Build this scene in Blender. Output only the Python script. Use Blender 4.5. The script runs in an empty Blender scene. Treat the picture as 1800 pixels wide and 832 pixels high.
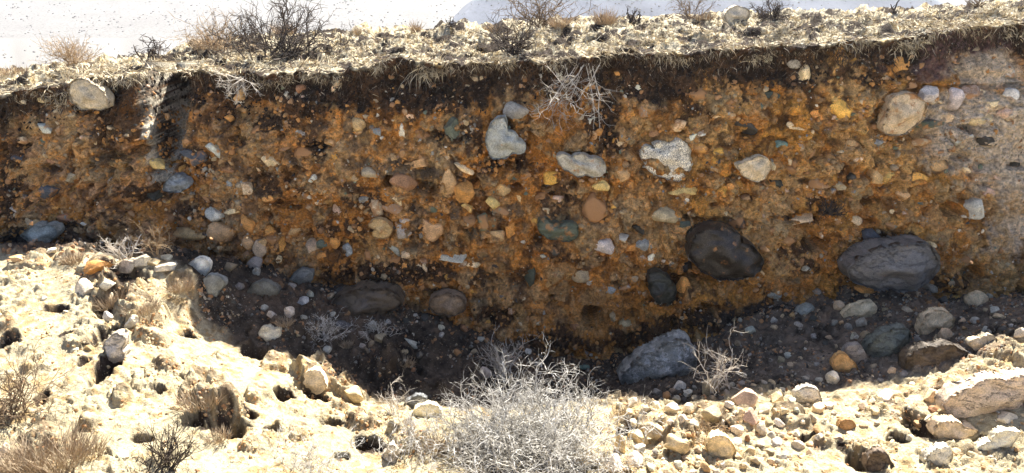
import bpy, math, random
import numpy as np
from mathutils import Vector, Matrix
random.seed(7)
SC = bpy.context.scene
COL = SC.collection

# ------------------------------------------------------------------ camera, sky, sun, exposure
CAM = np.array([0.0, -6.0, 2.96]); PITCH = math.radians(20.0); FPX = 1310.0
cam = bpy.data.cameras.new('camera'); camo = bpy.data.objects.new('camera', cam); COL.objects.link(camo)
camo.location = CAM; camo.rotation_euler = (math.pi/2-PITCH, 0, 0)
cam.sensor_width = 36.0; cam.lens = 36.0*FPX/1800.0; cam.clip_end = 6000; cam.clip_start = 0.05
SC.camera = camo

SUN = np.array([0.50, 1.0, 1.28]); SUN /= np.linalg.norm(SUN)      # direction towards the sun
sun_el = math.asin(SUN[2]); sun_az = math.atan2(SUN[0], SUN[1])     # azimuth measured from +Y towards +X
w = bpy.data.worlds.new('World'); SC.world = w; w.use_nodes = True
nt = w.node_tree; bg = nt.nodes['Background']
sky = nt.nodes.new('ShaderNodeTexSky'); sky.sky_type = 'NISHITA'; sky.sun_disc = False
sky.sun_elevation = sun_el; sky.sun_rotation = sun_az
sky.altitude = 3000; sky.air_density = 0.42; sky.dust_density = 7.0; sky.ozone_density = 0.0
nt.links.new(sky.outputs[0], bg.inputs[0]); bg.inputs[1].default_value = 0.125
sl = bpy.data.lights.new('sun', 'SUN'); sl.energy = 5.0; sl.angle = math.radians(0.5); sl.color = (1.0, 0.955, 0.88)
so = bpy.data.objects.new('sun', sl); COL.objects.link(so)
so.rotation_euler = Vector(SUN).to_track_quat('Z', 'Y').to_euler()
SC.view_settings.view_transform = 'Standard'; SC.view_settings.look = 'None'
SC.view_settings.gamma = 1.0; SC.view_settings.use_curve_mapping = False
SC.view_settings.exposure = 2.05
SC.cycles.max_bounces = 5; SC.cycles.diffuse_bounces = 3

# ------------------------------------------------------------------ pixel <-> place
CP, SP = math.cos(PITCH), math.sin(PITCH)
def ray(px, py):
    u = (np.asarray(px, float)-900.0)/FPX; v = (416.0-np.asarray(py, float))/FPX
    d = np.stack([u+0*v, CP+v*SP, -SP+v*CP], -1)      # per unit of depth along the view axis
    return d
def at(px, py, Y):
    d = ray(px, py); k = (Y-CAM[1])/d[..., 1]
    return CAM+d*k[..., None]
def topx(P):
    r = np.asarray(P)-CAM
    dep = r[..., 1]*CP-r[..., 2]*SP; up = r[..., 1]*SP+r[..., 2]*CP
    return 900+FPX*r[..., 0]/dep, 416-FPX*up/dep, dep
def sm(a, b, x):
    t = np.clip((x-a)/(b-a), 0, 1); return t*t*(3-2*t)

# ------------------------------------------------------------------ noise
def _hash(ix, iy, seed):
    h = (np.asarray(ix).astype(np.int64, copy=False)*374761393+np.asarray(iy).astype(np.int64, copy=False)*668265263+seed*1442695041) & 0xffffffff
    h = ((h ^ (h >> 13))*1274126177) & 0xffffffff
    return (h ^ (h >> 16)) & 0xffffffff
_ga = np.arange(256)/256.0*2*math.pi; _GC, _GS = np.cos(_ga), np.sin(_ga)
def perlin(x, y, seed=0):
    x, y = np.broadcast_arrays(np.asarray(x, float), np.asarray(y, float))
    ix = np.floor(x).astype(np.int64); iy = np.floor(y).astype(np.int64); fx = x-ix; fy = y-iy
    ux = fx*fx*fx*(fx*(fx*6-15)+10); uy = fy*fy*fy*(fy*(fy*6-15)+10)
    def g(a, b, dx, dy):
        an = _hash(a, b, seed) >> 24
        return _GC[an]*dx+_GS[an]*dy
    n00 = g(ix, iy, fx, fy); n10 = g(ix+1, iy, fx-1, fy); n01 = g(ix, iy+1, fx, fy-1); n11 = g(ix+1, iy+1, fx-1, fy-1)
    return ((n00*(1-ux)+n10*ux)*(1-uy)+(n01*(1-ux)+n11*ux)*uy)*1.5
def fbm(x, y, f, o=4, seed=0, gain=0.5):
    s = 0; a = 1.0
    for k in range(o):
        s = s+a*perlin(x*f, y*f, seed+k*17); a *= gain; f *= 2.07
    return s
def ridged(x, y, f, o=3, seed=0):
    s = 0; a = 1.0; t = 0
    for k in range(o):
        s = s+a*(1-np.abs(perlin(x*f, y*f, seed+k*13))*2); t += a; a *= 0.5; f *= 2.1
    return s/t
def worley(x, y, f, seed=0):
    x = np.asarray(x, float)*f; y = np.asarray(y, float)*f
    ix = np.floor(x); iy = np.floor(y); f1 = np.full(x.shape, 9.0); f2 = f1.copy(); cid = np.zeros(x.shape)
    for a in (-1, 0, 1):
        for b in (-1, 0, 1):
            h = _hash(ix+a, iy+b, seed); jx = (h & 0xffff)/65536.0; jy = (h >> 16)/65536.0
            d = np.hypot(ix+a+jx-x, iy+b+jy-y)
            m = d < f1
            f2 = np.where(m, f1, np.minimum(f2, d)); cid = np.where(m, (h % 1009)/1009.0, cid); f1 = np.where(m, d, f1)
    return f1, f2, cid

# ------------------------------------------------------------------ mesh helpers
def mesh_np(name, V, F, col=None, smooth=True):
    """F: (n,3) or (n,4) int array"""
    me = bpy.data.meshes.new(name); V = np.asarray(V, np.float32); F = np.asarray(F, np.int32)
    me.vertices.add(len(V)); me.vertices.foreach_set('co', V.ravel())
    k = F.shape[1]; me.loops.add(F.size); me.loops.foreach_set('vertex_index', F.ravel())
    me.polygons.add(len(F)); me.polygons.foreach_set('loop_start', np.arange(0, F.size, k, dtype=np.int32))
    me.polygons.foreach_set('loop_total', np.full(len(F), k, np.int32))
    me.polygons.foreach_set('use_smooth', np.full(len(F), bool(smooth)))
    if col is not None:
        a = me.color_attributes.new('Col', 'FLOAT_COLOR', 'POINT')
        c = np.ones((len(V), 4), np.float32); c[:, :col.shape[1]] = col
        a.data.foreach_set('color', c.ravel())
    me.update(); me.validate()
    return me
def put(name, me, mat=None, parent=None, **props):
    o = bpy.data.objects.new(name, me); COL.objects.link(o)
    if mat is not None and me is not None and len(me.materials) == 0: me.materials.append(mat)
    if parent is not None: o.parent = parent
    for k, v in props.items(): o[k] = v
    return o
def grid_faces(nr, nc):
    i = np.arange(nr-1)[:, None]*nc+np.arange(nc-1)[None, :]
    i = i.ravel(); return np.stack([i, i+1, i+nc+1, i+nc], 1)

# ------------------------------------------------------------------ materials
def newmat(name):
    m = bpy.data.materials.new(name); m.use_nodes = True
    nt = m.node_tree; b = nt.nodes['Principled BSDF']; return m, nt, b
def N(nt, t, **kw):
    n = nt.nodes.new(t)
    for k, v in kw.items():
        if k.startswith('i_'): n.inputs[k[2:]].default_value = v
        else: setattr(n, k, v)
    return n
def noise_node(nt, vec, scale, detail=4, rough=0.6):
    n = N(nt, 'ShaderNodeTexNoise'); n.inputs['Scale'].default_value = scale
    n.inputs['Detail'].default_value = detail; n.inputs['Roughness'].default_value = rough
    nt.links.new(vec, n.inputs['Vector']); return n.outputs['Fac']
def maprange(nt, v, a, b, c, d):
    n = N(nt, 'ShaderNodeMapRange'); n.inputs[1].default_value = a; n.inputs[2].default_value = b
    n.inputs[3].default_value = c; n.inputs[4].default_value = d; nt.links.new(v, n.inputs[0]); return n.outputs[0]
def mixc(nt, fac, a, b, mode='MIX'):
    n = N(nt, 'ShaderNodeMix', data_type='RGBA', blend_type=mode)
    for s, v in ((n.inputs[0], fac), (n.inputs[6], a), (n.inputs[7], b)):
        if hasattr(v, 'is_linked'): nt.links.new(v, s)
        elif isinstance(v, (int, float)): s.default_value = v
        else: s.default_value = (*v, 1)
    return n.outputs[2]
def math_n(nt, op, a, b):
    n = N(nt, 'ShaderNodeMath', operation=op)
    for s, v in ((n.inputs[0], a), (n.inputs[1], b)):
        if hasattr(v, 'is_linked'): nt.links.new(v, s)
        else: s.default_value = v
    return n.outputs[0]
def bump(nt, bsdf, h, strength, dist):
    n = N(nt, 'ShaderNodeBump'); n.inputs['Strength'].default_value = strength; n.inputs['Distance'].default_value = dist
    nt.links.new(h, n.inputs['Height']); nt.links.new(n.outputs[0], bsdf.inputs['Normal'])

def soil_material(name, bs=0.9, bd=0.012, lo=0.62, hi=1.32, grain=1.0):
    m, nt, b = newmat(name)
    pos = N(nt, 'ShaderNodeNewGeometry').outputs['Position']
    col = N(nt, 'ShaderNodeVertexColor', layer_name='Col').outputs[0]
    n1 = noise_node(nt, pos, 38*grain, 5, 0.65); n2 = noise_node(nt, pos, 150*grain, 3, 0.6); n3 = noise_node(nt, pos, 9*grain, 4, 0.6)
    f = maprange(nt, n1, 0.3, 0.7, lo, hi); g = maprange(nt, n2, 0.3, 0.7, 0.78, 1.2)
    fg = math_n(nt, 'MULTIPLY', f, g)
    cc = N(nt, 'ShaderNodeCombineColor'); 
    for i in range(3): nt.links.new(fg, cc.inputs[i])
    c = mixc(nt, 1.0, col, cc.outputs[0], 'MULTIPLY')
    # tiny pale grit
    vor = N(nt, 'ShaderNodeTexVoronoi'); vor.inputs['Scale'].default_value = 95*grain; nt.links.new(pos, vor.inputs['Vector'])
    vc = N(nt, 'ShaderNodeSeparateColor'); nt.links.new(vor.outputs['Color'], vc.inputs[0])
    pick = math_n(nt, 'GREATER_THAN', vc.outputs[0], 0.86); near = math_n(nt, 'LESS_THAN', vor.outputs['Distance'], 0.36)
    pk = math_n(nt, 'MULTIPLY', pick, near)
    grit = mixc(nt, vc.outputs[1], (0.30, 0.26, 0.2), (0.12, 0.11, 0.1))
    c = mixc(nt, math_n(nt, 'MULTIPLY', pk, 0.75), c, grit)
    nt.links.new(c, b.inputs['Base Color']); b.inputs['Roughness'].default_value = 0.97; b.inputs['Specular IOR Level'].default_value = 0.15
    h = math_n(nt, 'ADD', math_n(nt, 'MULTIPLY', n1, 1.0), math_n(nt, 'MULTIPLY', n2, 0.45))
    h = math_n(nt, 'ADD', h, math_n(nt, 'MULTIPLY', pk, 0.25))
    bump(nt, b, h, bs, bd)
    return m
M_SOIL = soil_material('bank_soil', 1.0, 0.03, 0.38, 1.6)
M_GROUND = soil_material('crusty_ground', 1.0, 0.014)

def stone_material(name, attr=False, soil=(0.40, 0.20, 0.075), rough=0.72, speck=0.35, layered=0.0, vein=0.0):
    """colour from the object (or the vertex colour); alpha is how much soil clings to it"""
    m, nt, b = newmat(name)
    geo = N(nt, 'ShaderNodeNewGeometry'); pos = geo.outputs['Position']
    if attr:
        a = N(nt, 'ShaderNodeVertexColor', layer_name='Col'); col, alpha = a.outputs[0], a.outputs[1]
    else:
        a = N(nt, 'ShaderNodeObjectInfo'); col, alpha = a.outputs['Color'], a.outputs['Alpha']
        off = N(nt, 'ShaderNodeCombineXYZ'); k = math_n(nt, 'MULTIPLY', a.outputs['Random'], 37.0)
        nt.links.new(k, off.inputs[0]); nt.links.new(k, off.inputs[2])
        va = N(nt, 'ShaderNodeVectorMath', operation='ADD'); nt.links.new(pos, va.inputs[0]); nt.links.new(off.outputs[0], va.inputs[1]); pos = va.outputs[0]
    n1 = noise_node(nt, pos, 14, 6, 0.65); n2 = noise_node(nt, pos, 120, 3, 0.7); n3 = noise_node(nt, pos, 11, 5, 0.7)
    f = math_n(nt, 'MULTIPLY', maprange(nt, n1, 0.3, 0.7, 0.55, 1.4), maprange(nt, n2, 0.35, 0.65, 1-speck, 1+speck))
    cc = N(nt, 'ShaderNodeCombineColor')
    for i in range(3): nt.links.new(f, cc.inputs[i])
    c = mixc(nt, 1.0, col, cc.outputs[0], 'MULTIPLY')
    h = math_n(nt, 'ADD', n1, math_n(nt, 'MULTIPLY', n2, 0.25))
    if layered > 0:
        mp = N(nt, 'ShaderNodeMapping'); mp.inputs['Rotation'].default_value = (.3, .5, .2); mp.inputs['Scale'].default_value = (1, 1, 3.2); nt.links.new(pos, mp.inputs[0])
        n5 = noise_node(nt, mp.outputs[0], 4.5, 7, 0.7); n6 = noise_node(nt, pos, 7, 6, .8)
        v1 = math_n(nt, 'ABSOLUTE', math_n(nt, 'SUBTRACT', n5, 0.5), 0); cr = maprange(nt, v1, 0.0, 0.012, 1, 0)
        c = mixc(nt, math_n(nt, 'MULTIPLY', cr, layered), c, (0.03, 0.03, 0.032))
        c = mixc(nt, math_n(nt, 'MULTIPLY', maprange(nt, n6, .5, .6, 0, 1), layered*.8), c, (0.07, 0.07, 0.075))
        h = math_n(nt, 'SUBTRACT', math_n(nt, 'ADD', h, math_n(nt, 'MULTIPLY', n5, 1.2)), math_n(nt, 'MULTIPLY', cr, 0.5))
    if vein > 0:
        n4 = noise_node(nt, pos, 5, 8, 0.75)
        v = math_n(nt, 'ABSOLUTE', math_n(nt, 'SUBTRACT', n4, 0.5), 0)
        c = mixc(nt, math_n(nt, 'MULTIPLY', maprange(nt, v, 0.0, 0.022, 1, 0), vein), c, (0.62, 0.6, 0.56))
    # clinging earth, patchy, more of it on some stones than on others
    th = math_n(nt, 'SUBTRACT', 0.72, math_n(nt, 'MULTIPLY', alpha, 0.42))
    d = math_n(nt, 'SUBTRACT', n3, th); dm = maprange(nt, d, -0.02, 0.06, 0, 1)
    c = mixc(nt, math_n(nt, 'MULTIPLY', dm, 0.9), c, soil)
    nt.links.new(c, b.inputs['Base Color']); b.inputs['Roughness'].default_value = rough
    b.inputs['Specular IOR Level'].default_value = 0.35
    bump(nt, b, h, 0.9, 0.012)
    return m
M_STONE = stone_material('stone')
M_PEBBLE = stone_material('pebble', attr=True, speck=0.25)
M_DARK = stone_material('dark_pitted_stone', rough=0.36, speck=0.75)
M_LAYER = stone_material('layered_stone', rough=0.5, speck=0.3, layered=0.55)
M_VEIN = stone_material('veined_stone', rough=0.42, speck=0.3, layered=0.35, vein=0.85)
M_GRAN = stone_material('speckled_granite', rough=0.7, speck=0.85)
M_LOOSE = stone_material('loose_stone', soil=(0.27, 0.22, 0.15), speck=0.25)
M_LCRACK = stone_material('cracked_loose_stone', soil=(0.27, 0.22, 0.15), rough=.6, speck=0.3, layered=.5)

def twig_material(name, c1, c2):
    m, nt, b = newmat(name); pos = N(nt, 'ShaderNodeNewGeometry').outputs['Position']
    n = noise_node(nt, pos, 28, 4); c = mixc(nt, maprange(nt, n, 0.40, 0.60, 0, 1), c1, c2)
    nt.links.new(c, b.inputs['Base Color']); b.inputs['Roughness'].default_value = 0.8; b.inputs['Specular IOR Level'].default_value = 0.2
    return m
M_SILVER = twig_material('silver_twig', (0.16, 0.145, 0.12), (0.74, 0.71, 0.64))
M_PALE = twig_material('bleached_twig', (0.40, 0.34, 0.26), (0.68, 0.62, 0.52))
M_TAN = twig_material('tan_twig', (0.26, 0.17, 0.09), (0.46, 0.34, 0.2))
M_BLACK = twig_material('dark_twig', (0.03, 0.022, 0.018), (0.10, 0.075, 0.055))
M_BROWN = twig_material('brown_twig', (0.10, 0.065, 0.04), (0.24, 0.17, 0.1))
def grass_material(name):
    m, nt, b = newmat(name)
    c = N(nt, 'ShaderNodeVertexColor', layer_name='Col').outputs[0]
    nt.links.new(c, b.inputs['Base Color']); b.inputs['Roughness'].default_value = 0.75; b.inputs['Specular IOR Level'].default_value = 0.2
    return m
M_GRASS = grass_material('dry_grass')

# ------------------------------------------------------------------ the lie of the land (functions of place)
def line(pts, Y):
    p = np.array(pts, float); w = at(p[:, 0], p[:, 1], np.full(len(p), float(Y))); return w[:, 0], w[:, 2]
LIP = [(-260, 178), (0, 163), (45, 158), (130, 142), (235, 128), (262, 124), (400, 128), (560, 124), (640, 112), (700, 104), (800, 110), (880, 108), (1000, 104), (1060, 96),
       (1200, 90), (1300, 84), (1450, 74), (1560, 66), (1620, 62), (1680, 52), (1740, 44), (1800, 40), (2060, 25)]
lipx, lipz = line(LIP, 0.0)
FARL = [(-260, 140), (0, 132), (130, 118), (250, 106), (330, 92), (420, 72), (560, 62), (700, 56), (850, 48), (1000, 40), (1150, 34), (1300, 30), (1450, 28), (1600, 22), (1700, 14), (1800, 4), (2060, -20)]
YFAR = 3.2
farx, farz = line(FARL, YFAR)
def zlip(x): return np.interp(x, lipx, lipz)+0.035*perlin(x*1.9, 0*x, 5)+0.030*perlin(x*6, 0*x+3, 6)+.02*perlin(x*17, 0*x, 7)
BASE = [(-260, 420), (0, 432), (100, 428), (170, 422), (330, 432), (420, 452), (520, 474), (600, 498), (700, 520), (780, 545), (870, 585), (950, 615), (1050, 630), (1120, 610), (1230, 570), (1340, 540), (1430, 515), (1560, 502), (1700, 505), (1800, 500), (2060, 480)]
basx, basz = line(BASE, -0.25)
def zbase(x): return np.interp(x, basx, basz)

SLOTX = float(at(np.array(247.), np.array(150.), np.array(-.1))[0])
HOLES = [(1040, 549, 20, 19, .55), (684, 317, 10, 10, .2), (511, 303, 15, 14, .14), (1008, 322, 8, 8, .15), (1080, 492, 9, 7, .15), (969, 518, 7, 6, .15), (765, 238, 18, 9, .1),
         (1431, 425, 26, 14, .22), (1668, 368, 20, 14, .16), (1697, 225, 14, 8, .13), (1240, 541, 36, 11, .25), (497, 355, 16, 8, .1), (755, 330, 18, 9, .14),
         (905, 328, 13, 7, .15), (1105, 543, 16, 6, .12), (185, 300, 8, 7, .12), (720, 430, 16, 8, .12), (833, 320, 12, 15, .17), (997, 345, 9, 8, .14), (960, 330, 10, 6, .1), (1705, 480, 16, 16, .15), (480, 400, 13, 8, .1),
         (470, 375, 14, 8, .1), (1215, 492, 44, 8, .16), (1400, 380, 50, 7, .10), (1250, 383, 36, 4, .08), (900, 290, 18, 7, .12), (560, 300, 9, 14, .08), (130, 270, 7, 7, .08), (1340, 318, 20, 5, .06), (1560, 215, 10, 10, .08)]
HW = []; CW = []
def seg_dist(x, z, line):
    d = np.full(x.shape, 9.0)
    for (a, b) in zip(line[:-1], line[1:]):
        ab = b-a; L = ab@ab; t = np.clip(((x-a[0])*ab[0]+(z-a[1])*ab[1])/L, 0, 1)
        d = np.minimum(d, np.hypot(x-a[0]-t*ab[0], z-a[1]-t*ab[1]))
    return d

def faceY(x, z, detail=True):
    x = np.atleast_1d(np.asarray(x, float)); z = np.atleast_1d(np.asarray(z, float))
    zl = np.interp(x, lipx, lipz); h = zl-z                      # depth below the lip
    out = 0.16*np.clip(h, -0.2, 3)                                # the foot stands forward
    out = out+0.10*fbm(x, z*0.6, 0.55, 2, 11)+0.055*fbm(x, z, 1.7, 3, 12)
    # left buttress stands forward, a slot is washed out beside it
    slx = SLOTX+0.10*np.clip(h, 0, 1)+0.02*perlin(z*7, 0*z, 4)
    out = out+0.12*(1-sm(slx-0.10, slx+0.02, x))
    sw = 0.24-0.09*np.clip(h/0.8, 0, 1)
    slot = sm(slx-0.02, slx+0.02, x)*(1-sm(slx+sw, slx+sw+0.10, x))*(1-sm(0.62, 0.86, h))
    out = out-slot*0.75*(1-0.5*np.clip(h/0.8, 0, 1))
    # other vertical washes
    for px, wd, dp in ((45, 0.05, 0.10), (1066, 0.08, 0.10), (868, 0.06, 0.07), (640, 0.09, 0.05)):
        xc = (px-900)/FPX*6.2; out = out-dp*np.exp(-((x-xc-0.03*perlin(z*4, 0*z, 9))/wd)**2)*(1-sm(0.3, 1.1, h))
    # brow at the right end: hollow scooped below the turf
    br = sm(3.35, 3.7, x)*(1-sm(0.42, 0.62, h)); out = out-br*0.16
    # crumbly undercut below the sod
    out = out-0.085*sm(0.02, 0.10, h)*(1-sm(0.12, 0.5, h))
    if detail:
        wx = x+.045*perlin(x*6, z*6, 3)+.02*perlin(x*17, z*17, 5); wz = z+.045*perlin(x*6, z*6, 8)+.02*perlin(x*17, z*17, 6)
        out = out+0.050*fbm(x, z, 4.5, 3, 21, 0.55)+0.035*ridged(x*.7, z*1.8, 1.7, 2, 22)
        rg = sm(-.35, .35, perlin(x*1.3, z*1.6, 78))                     # blocky here, smoother there
        f1, f2, cid = worley(wx, wz, 6.5, 31); out = out+0.085*(cid-0.35)*sm(0.0, 0.13, f2-f1)*(.35+.65*rg)
        f1, f2, cid = worley(wx, wz, 17.0, 33); out = out+0.042*(cid-.2)*sm(0.0, 0.16, f2-f1)*(.3+.7*rg)
        f1, f2, cid = worley(x+0.012*perlin(x*22, z*22, 3), z+0.012*perlin(x*22, z*22, 8), 38.0, 32)
        out = out+0.013*cid*sm(0.02, 0.35, f2-f1)*(0.5+0.8*sm(-.2, .4, perlin(x*2.2, z*2.2, 77)))
        out = out+0.016*ridged(x, z, 13, 3, 41)+0.008*fbm(x, z, 45, 2, 42)
        n = fbm(x, z, 20, 2, 43)
        for (hx, hz, rx, rz, d) in HW:
            k = (np.abs(x-hx) < rx*1.5) & (np.abs(z-hz) < rz*1.5)
            if k.any():
                q = np.hypot((x[k]-hx)/rx, (z[k]-hz)/rz)+0.22*n[k]; out[k] -= d*(1-(sm(0.75, 1.15, q) if d < .3 else sm(.92, 1.04, q-.17*n[k])))
        for L in CW:
            out = out-0.05*(1-sm(0.004, 0.017, seg_dist(x, z, L)+0.006*n))
    return -out

def on_plain(px, py):
    Y = np.linspace(-.9, .5, 280); d = ray(float(px), float(py)); P = CAM+d[None]*((Y+6)/d[1])[:, None]
    i = np.argmax(Y > faceY(P[:, 0], P[:, 2], False)+.0); return P[i]
_r = np.random.RandomState(99)
for _ in range(90):
    px = _r.uniform(0, 1800); py = np.interp(px, [0, 900, 1800], [230, 230, 200])+_r.uniform(0, 1)**.8*_r.uniform(60, 330)*(.6 if px < 500 else 1); r = _r.uniform(4, 12); HOLES.append((px, py, r*_r.uniform(1, 2.2), r*.8, _r.uniform(.04, .13)))
for (px, py, rx, ry, d) in HOLES:
    P = on_plain(px, py); s = (P[1]+6)/FPX*1.03
    HW.append((P[0], P[2], rx*s, ry*s, d))
CRACKS = [[(142, 236), (133, 255), (126, 275), (131, 300), (141, 318), (150, 345), (153, 362)], [(183, 205), (186, 235), (180, 262), (186, 290), (195, 300), (186, 330), (168, 352), (160, 372)],
          [(60, 250), (48, 262), (40, 290)], [(205, 215), (190, 222), (184, 230)], [(1265, 500), (1290, 480), (1330, 478)], [(1350, 395), (1300, 386), (1250, 386), (1215, 382)], [(440, 270), (452, 300), (446, 330)],
          [(1620, 150), (1700, 152), (1790, 149)], [(1062, 250), (1070, 290), (1072, 330), (1060, 370)]]
for c in CRACKS:
    p = np.array(c, float); W = np.array([on_plain(*q) for q in p]); CW.append(W[:, [0, 2]])

def lip_y(x):
    return faceY(x, zlip(x))

# ground in front: thin-plate surface through places read off the photograph
SX, TT = SUN[0]/SUN[1], SUN[2]/SUN[1]
def shadow_pt(px, py):
    d = ray(px, py); best = None
    for Y in np.linspace(-4.5, 0.1, 461):
        P = CAM+d*((Y+6)/d[1]); k = 0.0-Y                       # back along the sun to the lip plane
        xx = P[0]+SX*k; zz = P[2]+TT*k
        v = zz-(np.interp(xx, lipx, lipz)+0.02)
        if best is None or abs(v) < best[0]: best = (abs(v), P)
    return best[1]
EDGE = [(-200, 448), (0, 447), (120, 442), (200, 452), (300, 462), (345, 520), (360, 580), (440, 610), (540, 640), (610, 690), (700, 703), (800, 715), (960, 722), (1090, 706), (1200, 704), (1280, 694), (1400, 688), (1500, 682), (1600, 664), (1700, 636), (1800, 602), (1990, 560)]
cp = [shadow_pt(*e) for e in EDGE]
for (px, py, Y) in [(-260, 438, -.35), (0, 437, -.42), (100, 432, -.40), (200, 438, -.36), (330, 445, -.30), (420, 462, -.30), (520, 484, -.28), (600, 506, -.30), (700, 530, -.32), (780, 553, -.32), (870, 590, -.38),
                    (950, 622, -.40), (1050, 636, -.42), (1120, 620, -.40), (1230, 580, -.34), (1340, 548, -.3), (1430, 522, -.28), (1560, 508, -.26), (1700, 512, -.28), (1800, 506, -.28), (2060, 486, -.3),
                    (480, 530, -.8), (620, 580, -.85), (760, 620, -.9), (900, 665, -.95), (1100, 672, -.92), (1240, 640, -.85), (1400, 600, -.85), (1560, 580, -.8), (1700, 565, -.75),
                    (0, 832, -3.1), (250, 832, -3.0), (500, 832, -2.8), (700, 832, -2.65), (900, 832, -2.6), (1100, 832, -2.6), (1300, 832, -2.62), (1500, 832, -2.62), (1800, 832, -2.62),
                    (0, 560, -1.75), (0, 690, -2.5), (250, 600, -1.9), (250, 720, -2.5), (450, 720, -2.25), (650, 770, -2.35), (1300, 760, -2.15), (1500, 740, -2.1), (1750, 720, -2.15), (-260, 700, -2.5), (2060, 700, -2.2)]:
    cp.append(at(np.array(float(px)), np.array(float(py)), np.array(float(Y))))
cp += [np.array(p) for p in [(-4, -4.5, .9), (0, -4.3, .75), (4, -4.3, .8), (-6, -2, .95), (6.5, -2, .6), (-7, 0.3, .8), (7, 0.3, .5), (-3, .6, .75), (0, .6, .1), (3, .6, .35), (-5, -7, 1.3), (0, -7, 1.35), (5, -7, 1.3)]]
cp = np.array(cp)
def _tps(r): return np.where(r > 1e-9, r*r*np.log(r+1e-12), 0)
_n = len(cp); _K = _tps(np.hypot(cp[:, None, 0]-cp[None, :, 0], cp[:, None, 1]-cp[None, :, 1]))+np.eye(_n)*0.02
_A = np.zeros((_n+3, _n+3)); _A[:_n, :_n] = _K; _A[:_n, _n] = 1; _A[:_n, _n+1:] = cp[:, :2]; _A[_n, :_n] = 1; _A[_n+1:, :_n] = cp[:, :2].T
_w = np.linalg.solve(_A, np.concatenate([cp[:, 2], np.zeros(3)]))
def gbase(x, y):
    xc = np.clip(x, -7, 7); yc = np.clip(y, -7, 0.6); s = _w[_n]+_w[_n+1]*xc+_w[_n+2]*yc
    for i in range(_n): s = s+_w[i]*_tps(np.hypot(xc-cp[i, 0], yc-cp[i, 1]))
    return s
def zground0(px, py):
    """place where the ray through a pixel meets the smooth ground"""
    Y = np.linspace(-4.6, 0.3, 300); d = ray(px, py); P = CAM+d[None, :]*((Y+6)/d[1])[:, None]
    g = gbase(P[:, 0], P[:, 1]); i = np.argmax(P[:, 2] < g); return P[i]
# clods and little scarps (px, py, radius px, height m)
CLODS = [(245, 560, 46, .13), (262, 600, 34, .08), (215, 510, 48, .09), (175, 480, 36, .06), (390, 715, 44, .13), (352, 690, 40, .07), (300, 650, 30, .04), (565, 600, 30, .10), (560, 665, 46, .11), (620, 690, 34, .09), (690, 650, 36, .17), (705, 625, 24, .08),
         (505, 585, 36, .09), (490, 640, 30, .05), (140, 610, 22, .03), (330, 560, 22, .03), (80, 790, 44, .08), (20, 600, 22, .06), (15, 570, 20, .05), (640, 745, 40, .06), (720, 780, 44, .10), (455, 700, 26, .06), (215, 705, 18, .05), (160, 745, 24, .05),
         (1250, 735, 44, .06), (1290, 745, 40, .05), (1130, 745, 48, .08), (1190, 780, 50, .08), (1390, 735, 40, .06), (1560, 720, 30, .02), (1440, 780, 30, .04), (1750, 620, 40, .05), (1640, 685, 26, .03), (60, 460, 36, .05), (120, 455, 26, .05), (330, 500, 30, .06), (440, 790, 22, .03), (530, 760, 24, .04), (600, 720, 22, .04), (1700, 790, 22, .02), (1510, 795, 20, .03), (1690, 715, 30, .03)]
CLW = []
for (px, py, r, h) in CLODS:
    P = zground0(px, py); s = (P[1]+6)/CP/FPX*0.95; CLW.append((P[0], P[1], r*s, h))
PITS = [(222, 492, 40, 20, .12), (198, 540, 30, 26, .12), (184, 592, 20, 30, .11), (190, 650, 20, 34, .11), (398, 752, 46, 26, .18), (338, 742, 24, 13, .10), (545, 690, 34, 20, .14), (447, 622, 26, 20, .16), (500, 700, 24, 10, .07), (1612, 745, 30, 28, .14), (1508, 812, 22, 16, .10), (12, 610, 22, 16, .10), (640, 660, 60, 40, .10),
        (100, 545, 24, 8, .06), (280, 690, 14, 8, .06), (585, 745, 26, 12, .08), (650, 780, 34, 24, .12), (440, 730, 16, 10, .06), (75, 700, 12, 12, .06), (250, 770, 22, 8, .06), (1420, 770, 20, 9, .05), (1260, 760, 24, 14, .08), (1100, 760, 22, 18, .08), (1340, 790, 18, 12, .06), (330, 590, 16, 10, .06), (150, 640, 14, 10, .05), (120, 590, 12, 8, .05), (600, 800, 18, 10, .07), (1580, 770, 26, 8, .04), (1720, 780, 24, 8, .05), (480, 760, 18, 8, .06), (385, 690, 20, 8, .07), (310, 640, 12, 8, .05), (1480, 790, 14, 7, .05)]
PW = []
for (px, py, rx, ry, d) in PITS:
    P = zground0(px, py); s = (P[1]+6)/CP/FPX*0.95; PW.append((P[0], P[1], rx*s, ry*s*1.7, d))
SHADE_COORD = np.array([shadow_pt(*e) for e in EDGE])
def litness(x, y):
    """1 on the pale crust in front, 0 on the gravel in the bank shadow, where shade is painted in"""
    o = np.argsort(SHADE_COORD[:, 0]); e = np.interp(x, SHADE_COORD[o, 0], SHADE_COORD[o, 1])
    return sm(-0.06, 0.10, e+0.02-y+0.10*fbm(x, y, 3, 3, 71))
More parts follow.
